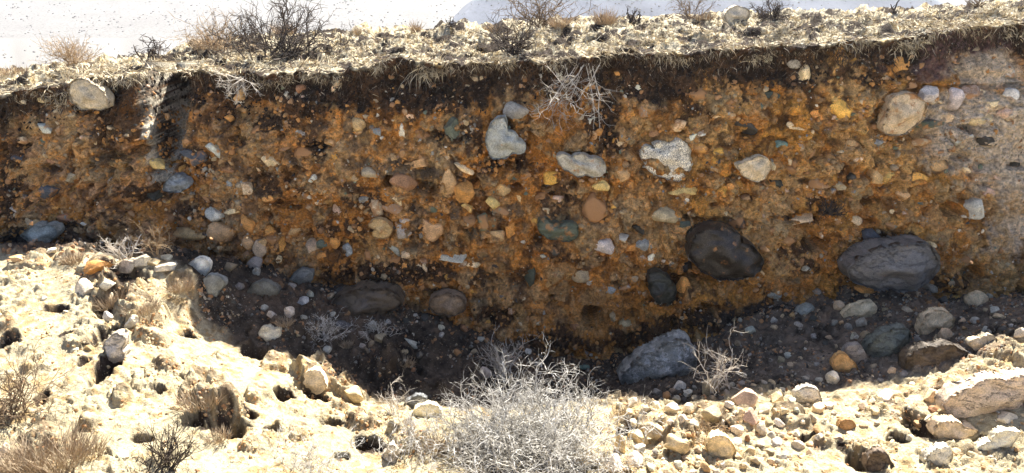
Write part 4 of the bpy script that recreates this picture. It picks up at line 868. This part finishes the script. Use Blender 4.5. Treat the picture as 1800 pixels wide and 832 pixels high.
ZONES = [  # polygon box, count, size range, colours, label, group
 ([(1090,712),(1250,718),(1330,700),(1450,705),(1500,760),(1420,800),(1300,832),(1060,832)], 74, (13, 27), ['cream','white','white','cream','lgrey','tan','gtan'], 'small pale stone packed in the sunlit rubble right of the silver bush', 'pale rubble right of the silver bush'),
 ([(1150,690),(1180,682),(1330,668),(1385,672),(1380,692),(1280,700),(1180,712)], 24, (11, 19), ['grey','gtan','dark','brown','grey'], 'small dull stone in the shaded heap below the blue-grey veined boulder', 'dull stones heaped below the veined boulder'),
 ([(1345,545),(1460,522),(1560,512),(1690,516),(1795,520),(1795,575),(1700,625),(1600,670),(1420,678),(1350,660)], 46, (10, 17), ['grey','lgrey','gtan','dark','cream','tan'], 'small stone on the shaded gravel slope under the cracked grey boulder', 'small stones on the shaded gravel slope'),
 ([(385,470),(560,500),(720,540),(860,590),(840,650),(720,690),(600,660),(500,560),(400,540)], 34, (10, 18), ['grey','dark','gtan','brown','lgrey'], 'small dull stone on the dark shaded slope left of the silver bush', 'small stones on the dark slope'),
 ([(900,585),(1080,590),(1250,565),(1330,560),(1330,640),(1240,650),(1100,640),(930,640)], 24, (10, 17), ['grey','gtan','brown','lgrey','dark'], 'small stone at the bank foot behind the veined boulder', 'small stones at the bank foot'),
 ([(1500,690),(1640,670),(1790,630),(1795,650),(1640,740),(1700,800),(1560,780),(1480,740)], 24, (10, 20), ['cream','white','tan','cream'], 'small cream stone strewn on the sunlit crust by the long pale boulder', 'cream stones on the crust by the long boulder'),
 ([(20,480),(180,520),(320,530),(380,640),(520,740),(640,800),(300,810),(60,740)], 20, (9, 16), ['cream','white','tan'], 'small pale stone lying on the dry crusted slope at the left', 'pale stones on the dry slope'),
]
CN = dict(cream='cream', white='whitish', lgrey='light grey', tan='tan', gtan='grey-tan', grey='grey', dark='blackish', brown='brown')
MARK = [(1155, 635, 'big veined boulder'), (1750, 690, 'long pale boulder'), (1655, 632, 'half-buried brown boulder'), (1267, 790, 'upright cream-yellow boulder'), (1031, 810, 'pear-shaped pale stone'), (205, 615, 'tall whitish boulder'), (1674, 757, 'low brown and white stone'),
        (1558, 604, 'tilted blue-green boulder'), (1641, 566, 'rounded cream boulder'), (1509, 546, 'oblong cream stone'), (1725, 603, 'flat pointed stone'), (1482, 640, 'ochre stone'), (1503, 625, 'grey flaky stone'), (1647, 803, 'white angular corner stone'), (1750, 773, 'white sliver'), (1543, 806, 'dark upended slab'),
        (373, 508, 'paler of the blue-grey cobbles'), (464, 511, 'mossy blue-grey cobble'), (531, 485, 'slate-grey block'), (350, 467, 'pale blue-white block'), (553, 672, 'cream upright stone on the shade edge'), (474, 588, 'double-lobed white stone'), (730, 708, 'dark slate-blue stone'), (750, 724, 'bright white stone by the silver bush'), (1418, 696, 'crumbling whitish stone'),
        (1486, 748, 'orange-brown stone'), (1713, 527, 'cream block with ochre underside'), (1416, 546, 'smooth blue-grey cobble'), (640, 524, 'broad low dark boulder'), (787, 530, 'low brown-grey foot boulder'), (1565, 465, 'large cracked grey boulder'), (1463, 666, 'white egg-shaped cobble'), (1247, 681, 'grey-tan cobble'), (1181, 719, 'smooth white cobble'), (1149, 759, 'large cream cobble'),
        (1187, 781, 'large cream angular block'), (1118, 811, 'round white bottom-edge cobble'), (1319, 735, 'pinkish angular block'), (1308, 697, 'pinkish earthy lump'), (1558, 699, 'flat white stone on the crust'), (913, 570, 'blue-grey angular stone'), (603, 572, 'dark blue cobble'), (660, 590, 'bleached twigs'), (572, 590, 'small grey shrub'), (1262, 660, 'white zigzag twigs'), (1040, 547, 'round burrow'),
        (1027, 646, 'blue-green pebble'), (148, 509, 'white stone by the orange clod'), (232, 566, 'white knobbly stone'), (90, 812, 'large corner grass tuft'), (18, 730, 'twig bush at the left edge'), (292, 815, 'dead black tussock'), (390, 720, 'matted tan clump'), (224, 465, 'white stone heap'), (545, 825, 'mauve-grey twiggy patch'), (218, 700, 'small grey upright stone'), (1089, 780, 'tall cream stone'), (1365, 700, 'cream stone on the shade line')]
used_labels = set()
def me_angular(o): return not o.data.name.startswith('worn')
def own_label(x, y, s, colr, shp, fallback):
    for (mx, my, nm) in sorted(MARK, key=lambda m: (m[0]-x)**2+(m[1]-y)**2)[:6]:
        dx, dy = x-mx, y-my
        if math.hypot(dx, dy) > 190: break
        way = ('to the right of' if dx > 0 else 'to the left of') if abs(dx) > abs(dy) else ('below' if dy > 0 else 'just above')
        l = f"{'tiny' if s < 14 else 'small'} {shp} {colr} stone {way} the {nm}"
        if l not in used_labels and len(l.replace('-', ' ').split()) <= 16: used_labels.add(l); return l
    return fallback
def inpoly(x, y, poly):
    c = False; n = len(poly)
    for i in range(n):
        (x1, y1), (x2, y2) = poly[i], poly[i-1]
        if (y1 > y) != (y2 > y) and x < (x2-x1)*(y-y1)/(y2-y1)+x1: c = not c
    return c
for poly, cnt, (a, b), cols, lab, grp in ZONES:
    p = np.array(poly, float); k = 0; tr = 0
    while k < cnt and tr < 6000:
        tr += 1; x, y = rg.uniform(p[:, 0].min(), p[:, 0].max()), rg.uniform(p[:, 1].min(), p[:, 1].max())
        if not inpoly(x, y, poly): continue
        s = rg.uniform(a, b); h = s*rg.uniform(.6, .95)
        if (np.hypot((gocc[:, 0]-x)/(gocc[:, 2]+s*.45), (gocc[:, 1]-y)/(gocc[:, 3]+h*.45)) < 1).any(): continue
        cc = cols[rg.randint(len(cols))]; o = loose(x, y, s, h, cc, rg.uniform(-40, 40), 'aaar'[rg.randint(4)], rg); o['label'] = own_label(x, y, s, CN[cc], 'blocky' if me_angular(o) else 'rounded', lab); o['category'] = 'stone'; o['group'] = grp
        gocc = np.vstack([gocc, [x, y, s/2, h/2]]); k += 1
# gravel, crumbs
def ground_scatter(name, n, poly, size, cols, seed, sub=0, dens=None, label=None, mat=M_PEBBLE, sink=.05):
    rs = np.random.RandomState(seed); p = np.array(poly, float)
    x = rs.uniform(p[:, 0].min(), p[:, 0].max(), n*3); y = rs.uniform(p[:, 1].min(), p[:, 1].max(), n*3)
    m = np.array([inpoly(a, b, poly) for a, b in zip(x, y)])
    if dens is not None: m &= dens(x, y, rs)
    x, y = x[m][:n], y[m][:n]; H = ray_hit(x, y, 'ground'); k = len(x)
    sz = size[0]+(size[1]-size[0])*rs.power(.45, k)**1.5
    o = scatter(name, H, sz, palcols(k, cols, rs, .25), .75, seed, sub, mat=mat, normal='z', sink=sink)
    o['label'] = label; o['category'] = name.replace('_', ' ')
FULL = [(-200, 440), (300, 450), (520, 490), (870, 590), (1050, 632), (1250, 565), (1430, 512), (2000, 490), (2000, 832), (-200, 832)]
SH = [(340, 452), (520, 480), (870, 590), (1050, 632), (1230, 570), (1430, 510), (1950, 495), (1950, 560), (1700, 636), (1400, 690), (1000, 712), (700, 703), (540, 640), (350, 560)]
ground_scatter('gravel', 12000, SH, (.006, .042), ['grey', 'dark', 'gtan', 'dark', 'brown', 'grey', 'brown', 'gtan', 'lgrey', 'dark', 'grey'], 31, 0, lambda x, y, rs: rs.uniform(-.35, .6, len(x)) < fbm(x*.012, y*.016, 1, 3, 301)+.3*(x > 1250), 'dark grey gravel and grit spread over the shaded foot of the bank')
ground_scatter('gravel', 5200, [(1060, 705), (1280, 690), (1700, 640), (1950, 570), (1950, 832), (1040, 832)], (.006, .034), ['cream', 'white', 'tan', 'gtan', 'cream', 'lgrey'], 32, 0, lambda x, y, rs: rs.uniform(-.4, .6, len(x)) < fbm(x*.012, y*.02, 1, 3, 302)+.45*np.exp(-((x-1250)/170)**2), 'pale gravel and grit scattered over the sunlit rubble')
clp = np.array([(c[0], c[1], c[2]) for c in CLODS], float)
def neardens(x, y, rs):
    d = np.min(np.hypot((x[:, None]-clp[None, :, 0])/(clp[None, :, 2]*1.1), (y[:, None]-clp[None, :, 1])/(clp[None, :, 2]*.8)), 1)
    return rs.uniform(size=len(x)) < np.clip(1.15-d, 0, 1)+.30*np.clip(fbm(x*.02, y*.03, 1, 3, 303)*2, 0, 1)
ground_scatter('soil_crumbs', 15000, [(-200, 445), (300, 460), (430, 600), (700, 690), (760, 720), (720, 832), (-200, 832)], (.006, .032), ['tan', 'cream', 'cream', 'gtan', 'brown', 'tan'], 33, 0, neardens, 'tan crumbs and clods of dry soil on the sunlit slope')
ground_scatter('soil_crumbs', 3500, [(700, 700), (1280, 690), (1950, 570), (1950, 832), (700, 832)], (.006, .03), ['tan', 'cream', 'gtan', 'brown'], 34, 0, neardens, 'tan crumbs of dry soil among the rubble at the right')

# fallen debris banked against the wall
rs = np.random.RandomState(61); n = 1700; px = rs.uniform(-100, 1900, n); py = np.interp(px, basP[:, 0], basP[:, 1])+rs.normal(size=n)*13+6+14*fbm(px*.01, 0*px, 1, 3, 66)
H = ray_hit(px, py, 'ground'); sz = rs.uniform(.010, .055, n)*rs.uniform(.4, 1, n)
o = scatter('talus_rubble', H, sz, palcols(n, ['brown', 'gtan', 'brown', 'dark', 'gtan', 'grey', 'brown', 'grey', 'dark'], rs, .3), .8, 62, 1, normal='z', sink=-.05, alpha=rs.uniform(.3, 1, n)); o['label'] = 'brown rubble and crumbs banked along the foot of the cut bank'; o['category'] = 'rubble'

# ------------------------------------------------------------------ plants
def tubes(lines, sides=3):
    V = []; F = []; nb = 0; ca = np.cos(np.arange(sides)*2*math.pi/sides); sa = np.sin(np.arange(sides)*2*math.pi/sides)
    for pts, r in lines:
        pts = np.asarray(pts); n = len(pts); t = np.gradient(pts, axis=0); t /= np.linalg.norm(t, axis=1)[:, None]+1e-9
        ref = np.array([0.3, 0.2, 1.0]) if abs(t[0, 2]) < .8 else np.array([1.0, .2, 0])
        a = np.cross(t, ref); a /= np.linalg.norm(a, axis=1)[:, None]+1e-9; b = np.cross(t, a)
        ring = pts[:, None]+(a[:, None]*ca[None, :, None]+b[:, None]*sa[None, :, None])*np.asarray(r)[:, None, None]
        V.append(ring.reshape(-1, 3)); i = np.arange(n-1)[:, None]*sides+np.arange(sides)[None]; j = np.arange(n-1)[:, None]*sides+(np.arange(sides)[None]+1) % sides
        F.append(np.stack([i, j, j+sides, i+sides], -1).reshape(-1, 4)+nb); nb += n*sides
    return np.concatenate(V), np.concatenate(F)
def norm(v): return v/(np.linalg.norm(v)+1e-9)
def grow(rs, p, d, L, r, lvl, out, wob=.35, grav=0.0, kids=(4, 4), spread=.8, seg=5, tip=.35):
    pts = [p]; dd = norm(d)
    for k in range(seg):
        dd = norm(dd+rs.normal(size=3)*wob*.5+np.array([0, 0, grav])); pts.append(pts[-1]+dd*L/seg)
    pts = np.array(pts); out.append((lvl, pts, np.linspace(r, r*tip, seg+1)))
    if lvl < len(kids):
        for _ in range(kids[lvl]):
            t = rs.uniform(.2, .95)*seg; i = min(int(t), seg-1); q = pts[i]+(pts[i+1]-pts[i])*(t-i)
            sd = norm(norm(pts[i+1]-pts[i])+rs.normal(size=3)*spread)
            grow(rs, q, sd, L*rs.uniform(.3, .6), r*.6, lvl+1, out, wob*1.2, grav*.6, kids, spread, max(3, seg-1), tip)
def shrub(name, label, cat, base, stems, mat, seed, group=None, nbranch=6, baser=.02):
    """stems: list of (direction, length, radius, kids, wobble, gravity)"""
    rs = np.random.RandomState(seed); t = bpy.data.objects.new(name, None); COL.objects.link(t); t.location = base; t['label'] = label; t['category'] = cat
    t.empty_display_size = .05
    if group: t['group'] = group
    main = []; rest = []
    for (d, L, r, kids, wob, grav) in stems:
        out = []; o = rs.normal(size=3)*baser; o[2] = abs(o[2])*.3-.01
        grow(rs, o, np.array(d, float), L, r, 0, out, wob, grav, kids)
        main.append(out[0]); rest += out[1:]
    idx = sorted(range(len(main)), key=lambda i: -main[i][2][0]*np.ptp(main[i][1], 0).sum())
    for i in idx[:nbranch]:
        V, F = tubes([(main[i][1], main[i][2])], 5); put('branch', mesh_np('branch', V, F), mat, t)
    rest += [main[i] for i in idx[nbranch:]]
    V, F = tubes([(q[1], q[2]) for q in rest], 3); put('twigs', mesh_np('twigs', V, F), mat, t, kind='stuff')
    return t
def fan(rs, n, tilt, L, r, kids, wob=.4, grav=0., lean=(0, 0, 0), jl=.35, up=1.0):
    out = []
    for k in range(n):
        a = rs.uniform(0, 2*math.pi); s = math.sqrt(rs.uniform(0, 1))*tilt
        d = np.array([math.sin(s)*math.cos(a), math.sin(s)*math.sin(a), math.cos(s)*up])+np.array(lean)
        out.append((d, L*rs.uniform(1-jl, 1+jl*.3), r*rs.uniform(.7, 1.2), kids, wob, grav))
    return out
def tp(px, py): return ray_hit(px, py, 'top')[0]
def fp(px, py): return ray_hit(px, py, 'face')[0]
rp = np.random.RandomState(77)
# the big silver bush: a broad dome of bleached, tangled twigs
b = gpt(925, 806); b = np.array([b[0], b[1]+.02, b[2]-.02])
st = []
for k in range(210):
    a = rp.uniform(0, 2*math.pi); s = math.sqrt(rp.uniform(0, 1))*1.45; ex = 1.0+.45*abs(math.cos(a))
    st.append(((math.sin(s)*math.cos(a)*ex, math.sin(s)*math.sin(a)*.8, math.cos(s)*.8+.08), rp.uniform(.19, .30)*(1+.75*math.sin(s)), rp.uniform(.0032, .0052), (7, 4), .45, .03))
shrub('silver_bush', 'big round silver-grey leafless bush filling the bottom centre', 'bush', b, st, M_SILVER, 5, nbranch=12, baser=.15)
b = gpt(880, 700)
st = fan(rp, 12, .5, .34, .004, (6, 4), .5, .02, (-.25, 0, .5))
shrub('bleached_shrub', 'tall bleached shoots rising behind the silver bush', 'shrub', gpt(885, 668), st, M_PALE, 6, nbranch=5)
def bush(name, label, cat, pos, n, tilt, L, r, kids, mat, seed, **k):
    rs = np.random.RandomState(seed); kk = {q: k.pop(q) for q in ('nbranch', 'baser', 'group') if q in k}
    return shrub(name, label, cat, pos, fan(rs, n, tilt, L, r, kids, **k), mat, seed, **kk)
# on top of the bank
bush('dry_bush', 'rounded pale tan bush on the turf at the far left', 'bush', tp(128, 116), 40, 1.15, .34, .0045, (6, 3), M_TAN, 21, wob=.3)
bush('dark_bush', 'large dark twiggy bush at the lip of the bank', 'bush', tp(492, 100), 34, 1.35, .47, .007, (7, 4), M_BLACK, 22, wob=.55, lean=(.1, -.15, .1), baser=.14, nbranch=10)
bush('dark_bush', 'dark tangle of twigs sprawling left of the large dark bush', 'bush', tp(440, 92), 22, 1.3, .42, .007, (6, 3), M_BLACK, 23, wob=.6, baser=.12)
bush('dry_bush', 'wispy tan bush left of the large dark bush', 'bush', tp(385, 90), 26, 1.2, .36, .004, (5, 3), M_TAN, 24, wob=.3, baser=.1)
bush('bleached_shrub', 'white bare twigs hanging over the lip under the large dark bush', 'shrub', fp(430, 134)+np.array([0, -.06, 0]), 12, 1.3, .24, .004, (5, 2), M_PALE, 25, wob=.5, lean=(0, -.9, -.7), up=-.4)
bush('dark_bush', 'low black gnarled bush just right of the wash-out', 'bush', tp(268, 100), 14, 1.3, .22, .008, (4, 3), M_BLACK, 26, wob=.7, baser=.06)
bush('dark_bush', 'small dark fan of stiff twigs standing at the lip above the blue-grey boulder', 'bush', tp(900, 92), 30, .95, .30, .006, (4, 3), M_BLACK, 27, wob=.3, baser=.03)
bush('thin_stalk', 'single tall thin dark stalk left of the small dark fan bush', 'stalk', tp(893, 86), 2, .35, .42, .005, (0, 0), M_BLACK, 28, wob=.12, nbranch=1)
bush('dark_bush', 'brown branching bush at the back of the turf near the middle', 'bush', tp(955, 48), 30, 1.2, .42, .007, (5, 3), M_BROWN, 29, wob=.45, baser=.1)
bush('dark_bush', 'thin brown bush on the skyline left of the turf boulder', 'bush', tp(1215, 34), 18, 1.1, .32, .005, (5, 3), M_BROWN, 30, wob=.4)
bush('dark_bush', 'compact dark tussock bush right of the turf boulder', 'bush', tp(1360, 34), 40, 1.2, .20, .006, (5, 3), M_BLACK, 31, wob=.5, baser=.05)
bush('dark_twig', 'black forked twig sticking up from the turf near the right', 'twig', tp(1572, 26), 2, .4, .26, .010, (2, 0), M_BLACK, 32, wob=.6, nbranch=2)
bush('dark_bush', 'tiny dark bush on the skyline at the upper right', 'bush', tp(1716, 14), 16, 1.2, .16, .005, (4, 2), M_BROWN, 33, wob=.5)
bush('dark_bush', 'small black stump-like tussock on the skyline left of centre', 'bush', tp(792, 46), 14, 1.2, .10, .008, (3, 2), M_BLACK, 34, wob=.6)
bush('dark_bush', 'small forked dark stub on the skyline right of the brown bush', 'bush', tp(1115, 38), 8, 1.1, .16, .010, (2, 2), M_BLACK, 35, wob=.5)
# hanging on the face
b = fp(1028, 112)+np.array([0, -.05, 0]); rs_ = np.random.RandomState(41); st = []
for k in range(17): st.append(((rs_.uniform(-.85, .30), rs_.uniform(-.55, -.05), -1), rs_.uniform(.35, .66), rs_.uniform(.0026, .0045), (5, 3), .5, .02+.10*rs_.uniform()))
shrub('bleached_shrub', 'large bleached white shrub hanging down the face from the lip', 'shrub', b, st, M_PALE, 41, nbranch=8, baser=.06)
bush('dead_root', 'black dead root tuft in the cavity left of the cracked grey boulder', 'root', fp(1452, 372)+np.array([0, -.04, 0]), 26, 1.5, .16, .005, (4, 2), M_BLACK, 42, wob=.5, lean=(0, -.5, .1))
# on the ground
bush('bleached_shrub', 'pale spiky shrub at the bank foot beside the white stone heap', 'shrub', gpt(222, 455), 20, 1.2, .20, .004, (5, 3), M_PALE, 51, wob=.4, lean=(-.3, 0, .2))
bush('tan_shrub', 'thin tan shrub against the bank right of the white stone heap', 'shrub', gpt(280, 452), 12, .8, .26, .0028, (6, 3), M_TAN, 52, wob=.4, lean=(.1, 0, .4))
bush('silver_shrub', 'small grey shrub on the edge of the sunlit slope', 'shrub', gpt(572, 592), 34, 1.25, .17, .003, (6, 3), M_SILVER, 53, wob=.5, baser=.04)
bush('bleached_shrub', 'small bleached twigs around two cobbles in the shade', 'shrub', gpt(660, 590), 18, 1.4, .13, .0035, (5, 3), M_PALE, 54, wob=.6, baser=.05)
bush('bleached_shrub', 'white zigzag twigs in front of the veined boulder', 'shrub', gpt(1262, 692), 9, .75, .34, .0042, (6, 3), M_PALE, 55, wob=.45, lean=(-.25, -.1, .5), baser=.03)
bush('bleached_shrub', 'small white sprig in the shade between bush and veined boulder', 'shrub', gpt(1030, 618), 6, .9, .18, .003, (5, 3), M_PALE, 56, wob=.5)
bush('bleached_shrub', 'pale straggling sprig below the cream clod at the shade edge', 'shrub', gpt(700, 735), 9, 1.0, .22, .0035, (5, 3), M_PALE, 57, wob=.5, lean=(-.3, 0, .3))
bush('dark_bush', 'sprawling grey-black twig bush cut by the left edge', 'bush', gpt(18, 730), 36, 1.25, .30, .004, (6, 3), M_BROWN, 58, wob=.5, lean=(.15, 0, .1), baser=.06)
bush('dead_bush', 'dead black-stemmed tussock on the lower edge of the dry slope', 'bush', gpt(292, 822), 28, .7, .22, .004, (4, 2), M_BLACK, 59, wob=.3, lean=(.35, 0, .3), baser=.03)
bush('silver_shrub', 'low mauve-grey twiggy patch at the bottom edge', 'shrub', gpt(545, 830), 60, 1.4, .18, .002, (6, 3), M_SILVER, 60, wob=.5, baser=.10)
bush('silver_shrub', 'tangled grey twigs left of the silver bush with dark gaps', 'shrub', gpt(712, 795), 34, 1.3, .20, .003, (5, 2), M_SILVER, 61, wob=.5, baser=.08)
bush('tan_shrub', 'low dry twigs on the rubble right of the silver bush', 'shrub', gpt(1230, 760), 18, 1.4, .14, .002, (5, 2), M_TAN, 62, wob=.5, baser=.05)

# blades: (n,3) roots, directions, lengths, widths, colours -> one mesh of bent blades
def blades(P, D, L, Wd, C, rs, bend=.5, gravity=-.4):
    n = len(P); D = D/np.linalg.norm(D, axis=1)[:, None]; side = np.cross(D, rs.normal(size=(n, 3))); side /= np.linalg.norm(side, axis=1)[:, None]+1e-9
    D2 = D+rs.normal(size=(n, 3))*bend*.5+np.array([0, 0, gravity])*bend; D2 /= np.linalg.norm(D2, axis=1)[:, None]
    m = P+D*L[:, None]*.5; t = m+D2*L[:, None]*.5; w_ = side*Wd[:, None]/2
    V = np.stack([P-w_, P+w_, m+w_*.8, m-w_*.8, t], 1).reshape(-1, 3); b = np.arange(n)*5
    F = np.concatenate([np.stack([b, b+1, b+2], 1), np.stack([b, b+2, b+3], 1), np.stack([b+3, b+2, b+4], 1)])
    Cc = np.repeat(C, 5, 0); return V, F, Cc
def cols_between(n, a, b, rs, k=.15): 
    t = rs.uniform(size=(n, 1)); return (np.array(a)*(1-t)+np.array(b)*t)*(1+rs.uniform(-k, k, (n, 1)))
rs = np.random.RandomState(91)
# turf on top
n = 42000; px = rs.uniform(-150, 1950, n); t0 = np.interp(px, np.array(FARL, float)[:, 0], np.array(FARL, float)[:, 1])-2; t1 = np.interp(px, lipP[:, 0], lipP[:, 1])+2; py = t0+(t1-t0)*rs.uniform(0, 1, n)**.8
H = ray_hit(px, py, 'top'); D = rs.normal(size=(n, 3))*np.array([1, 1, .35])+np.array([0, 0, .35])
g = fbm(H[:, 0], H[:, 1], 3, 2, 401); k = rs.uniform(size=n) < (.75+.7*g)*(1-.93*sod_pockets(H[:, 0], H[:, 1])); H, D, g = H[k], D[k], g[k]; n = len(H)
V1 = blades(H, D, rs.uniform(.03, .10, n), rs.uniform(.004, .009, n)*(1+H[:, 1]*.12), np.where(rs.uniform(size=(n, 1)) < .2, cols_between(n, (.20, .13, .07), (.10, .07, .045), rs), cols_between(n, (.72, .63, .43), (.50, .40, .25), rs)), rs, .7)
# fringe drooping over the lip
n = 19000; px = rs.uniform(-150, 1950, n); kf = fbm(px*.02, 0*px, 1, 3, 402); keep = rs.uniform(size=n) < .55+1.1*kf; px = px[keep]; n = len(px); u = (px-900)/FPX*6.15; zz = zlip(u); h = rs.uniform(-.02, .05, n)+np.clip(.22*fbm(u, 0*u, 2.4, 3, 403), 0, .16)*rs.uniform(0, 1, n); P = np.stack([u, faceY(u, zz-.03, False)-.01+rs.uniform(-.03, .05, n), zz-np.clip(h, 0, .2)+.01], 1)
D = np.stack([rs.normal(size=n)*.8, -rs.uniform(.1, 1.1, n), rs.uniform(-1.1, .35, n)], 1)
V2 = blades(P, D, rs.uniform(.03, .10, n), rs.uniform(.004, .009, n), np.where(rs.uniform(size=(n, 1)) < .25, cols_between(n, (.16, .11, .06), (.08, .055, .035), rs), cols_between(n, (.60, .52, .36), (.42, .33, .2), rs)), rs, .8, -.8)
def merge(*vs):
    V = np.concatenate([v[0] for v in vs]); o = np.cumsum([0]+[len(v[0]) for v in vs[:-1]]); F = np.concatenate([v[1]+k for v, k in zip(vs, o)]); C = np.concatenate([v[2] for v in vs]); return mesh_np('blades', V, F, np.clip(C, .01, .85), False)
put('dry_grass', merge(V1, V2), M_GRASS, kind='stuff', label='matted straw-coloured dry turf along the top of the bank', category='grass')
# dark rootlets in the humus just under the sod
n = 9000; px = rs.uniform(-150, 1950, n); u = (px-900)/FPX*6.15; hh = rs.uniform(.0, .20, n)*(1+.6*perlin(u*2, 0*u, 77)); zz = zlip(u)-hh; P = np.stack([u, faceY(u, zz)-.004, zz], 1)
D = np.stack([rs.normal(size=n)*.6, -rs.uniform(.0, .6, n), -rs.uniform(.3, 1.2, n)], 1)
V3 = blades(P, D, rs.uniform(.02, .09, n), rs.uniform(.003, .008, n), np.where(rs.uniform(size=(n, 1)) < .06, cols_between(n, (.5, .42, .3), (.3, .22, .14), rs), cols_between(n, (.03, .022, .017), (.10, .065, .04), rs)), rs, .8, -.8)
put('rootlets', merge(V3), M_GRASS, kind='stuff', label='dark fine roots hanging from the sod under the lip of the bank', category='roots')
def tuft(label, P, n, L, sp, ca, cb, seed, lean=(0, 0, 1), w_=.0035, tilt=.5):
    rs = np.random.RandomState(seed); r = np.sqrt(rs.uniform(size=n))*sp; a = rs.uniform(0, 2*math.pi, n); Q = P+np.stack([r*np.cos(a), r*np.sin(a), 0*r-.005], 1)
    D = np.stack([np.cos(a)*tilt*r/sp, np.sin(a)*tilt*r/sp, np.ones(n)*.8], 1)+rs.normal(size=(n, 3))*.22+np.array(lean)*.3
    me = merge(blades(Q, D, L*rs.uniform(.4, 1.1, n), w_*rs.uniform(.7, 1.3, n), cols_between(n, ca, cb, rs), rs, .35, -.2))
    put('grass_tuft', me, M_GRASS, label=label, category='grass tuft')
TA, TB = (.46, .37, .25), (.28, .20, .125)
for i, (x, y, s, nn, L, sp, lab) in enumerate([
    (90, 812, 'g', 900, .17, .15, 'large reddish-tan dry grass tuft in the lower left corner'), (38, 828, 'g', 500, .16, .09, 'tan grass tuft at the bottom edge far left'), (150, 800, 'g', 400, .10, .09, 'low dry grass tuft right of the large corner tuft'),
    (128, 462, 'g', 260, .11, .05, 'small orange-tan grass tuft on the slope crest at the far left'), (318, 508, 'g', 420, .10, .08, 'dry grass clump on the edge of the sharp shadow'), (250, 545, 'g', 380, .08, .10, 'flattened grass clump below the white stone heap'), (195, 535, 'g', 420, .11, .09, 'dark-streaked grass clump left of the flattened clump'),
    (350, 705, 'g', 420, .08, .12, 'matted tan clump in the middle of the dry slope'), (500, 570, 'g', 240, .07, .05, 'straw clump around the white cobbles'), (715, 640, 'g', 200, .06, .05, 'pale straw clump catching the sun at the shade edge'), (610, 610, 'g', 160, .07, .03, 'sunlit straw tuft beside the small grey shrub'), (385, 770, 'g', 200, .06, .06, 'sparse tan clump near the bottom of the dry slope'),
    (1095, 735, 'g', 300, .08, .08, 'tan clump between the silver bush and the rubble'), (1230, 745, 'g', 260, .06, .08, 'matted clump over the rubble above the upright boulder'), (760, 790, 'g', 300, .12, .08, 'dark-rooted tan clump at the left foot of the silver bush'),
    (372, 84, 't', 400, .20, .16, 'feathery tan grass left of the dark bushes'), (730, 56, 't', 160, .16, .05, 'upright tan tuft on the skyline left of centre'), (630, 62, 't', 60, .16, .03, 'thin tan tuft on the skyline above the turf'), (1062, 42, 't', 260, .20, .09, 'feathery tan tuft on the skyline right of the brown bush'), (985, 46, 't', 200, .14, .10, 'tan grass beside the brown bush'),
    (500, 60, 't', 260, .2, .14, 'tan grass behind the large dark bush'), (20, 130, 't', 160, .12, .14, 'low tan grass at the far left of the turf'), (865, 56, 't', 120, .12, .08, 'tan tuft behind the small dark fan bush'), (1240, 34, 't', 160, .12, .12, 'pale grass beside the thin brown bush'), (735, 122, 'l', 24, .22, .07, 'long pale straws dangling from the lip in the middle')]):
    P = gpt(x, y) if s == 'g' else tp(x, y) if s == 't' else fp(x, y+10)+np.array([0, -.05, .03])
    tuft(lab, P, nn, L, sp, TA if s == 'g' else (.52, .38, .22) if s == 't' else (.62, .54, .38), TB if s != 'l' else (.45, .36, .22), 500+i, lean=(0, 0, 0) if s != 'l' else (0, -2, -5.0), w_=.0032 if s == 'g' else .005)

# ------------------------------------------------------------------ thin desert haze
hv = bpy.data.materials.new('haze'); hv.use_nodes = True; t_ = hv.node_tree; t_.nodes.clear()
ho = t_.nodes.new('ShaderNodeOutputMaterial'); vp = t_.nodes.new('ShaderNodeVolumePrincipled'); vp.inputs['Density'].default_value = 0.0005; vp.inputs['Color'].default_value = (.93, .95, 1, 1); vp.inputs['Anisotropy'].default_value = 0.3
t_.links.new(vp.outputs[0], ho.inputs['Volume'])
hb = np.array([(sx*2900 if sx else 0, y, z) for z in (-70, 84) for sx, y in ((-1, -60), (1, -60), (1, 1750), (-1, 1750))], float)
put('haze', mesh_np('haze', hb, np.array([(0, 3, 2, 1), (4, 5, 6, 7), (0, 1, 5, 4), (1, 2, 6, 5), (2, 3, 7, 6), (3, 0, 4, 7)]), smooth=False), hv, kind='stuff', label='pale haze thinning the far hillsides', category='haze')
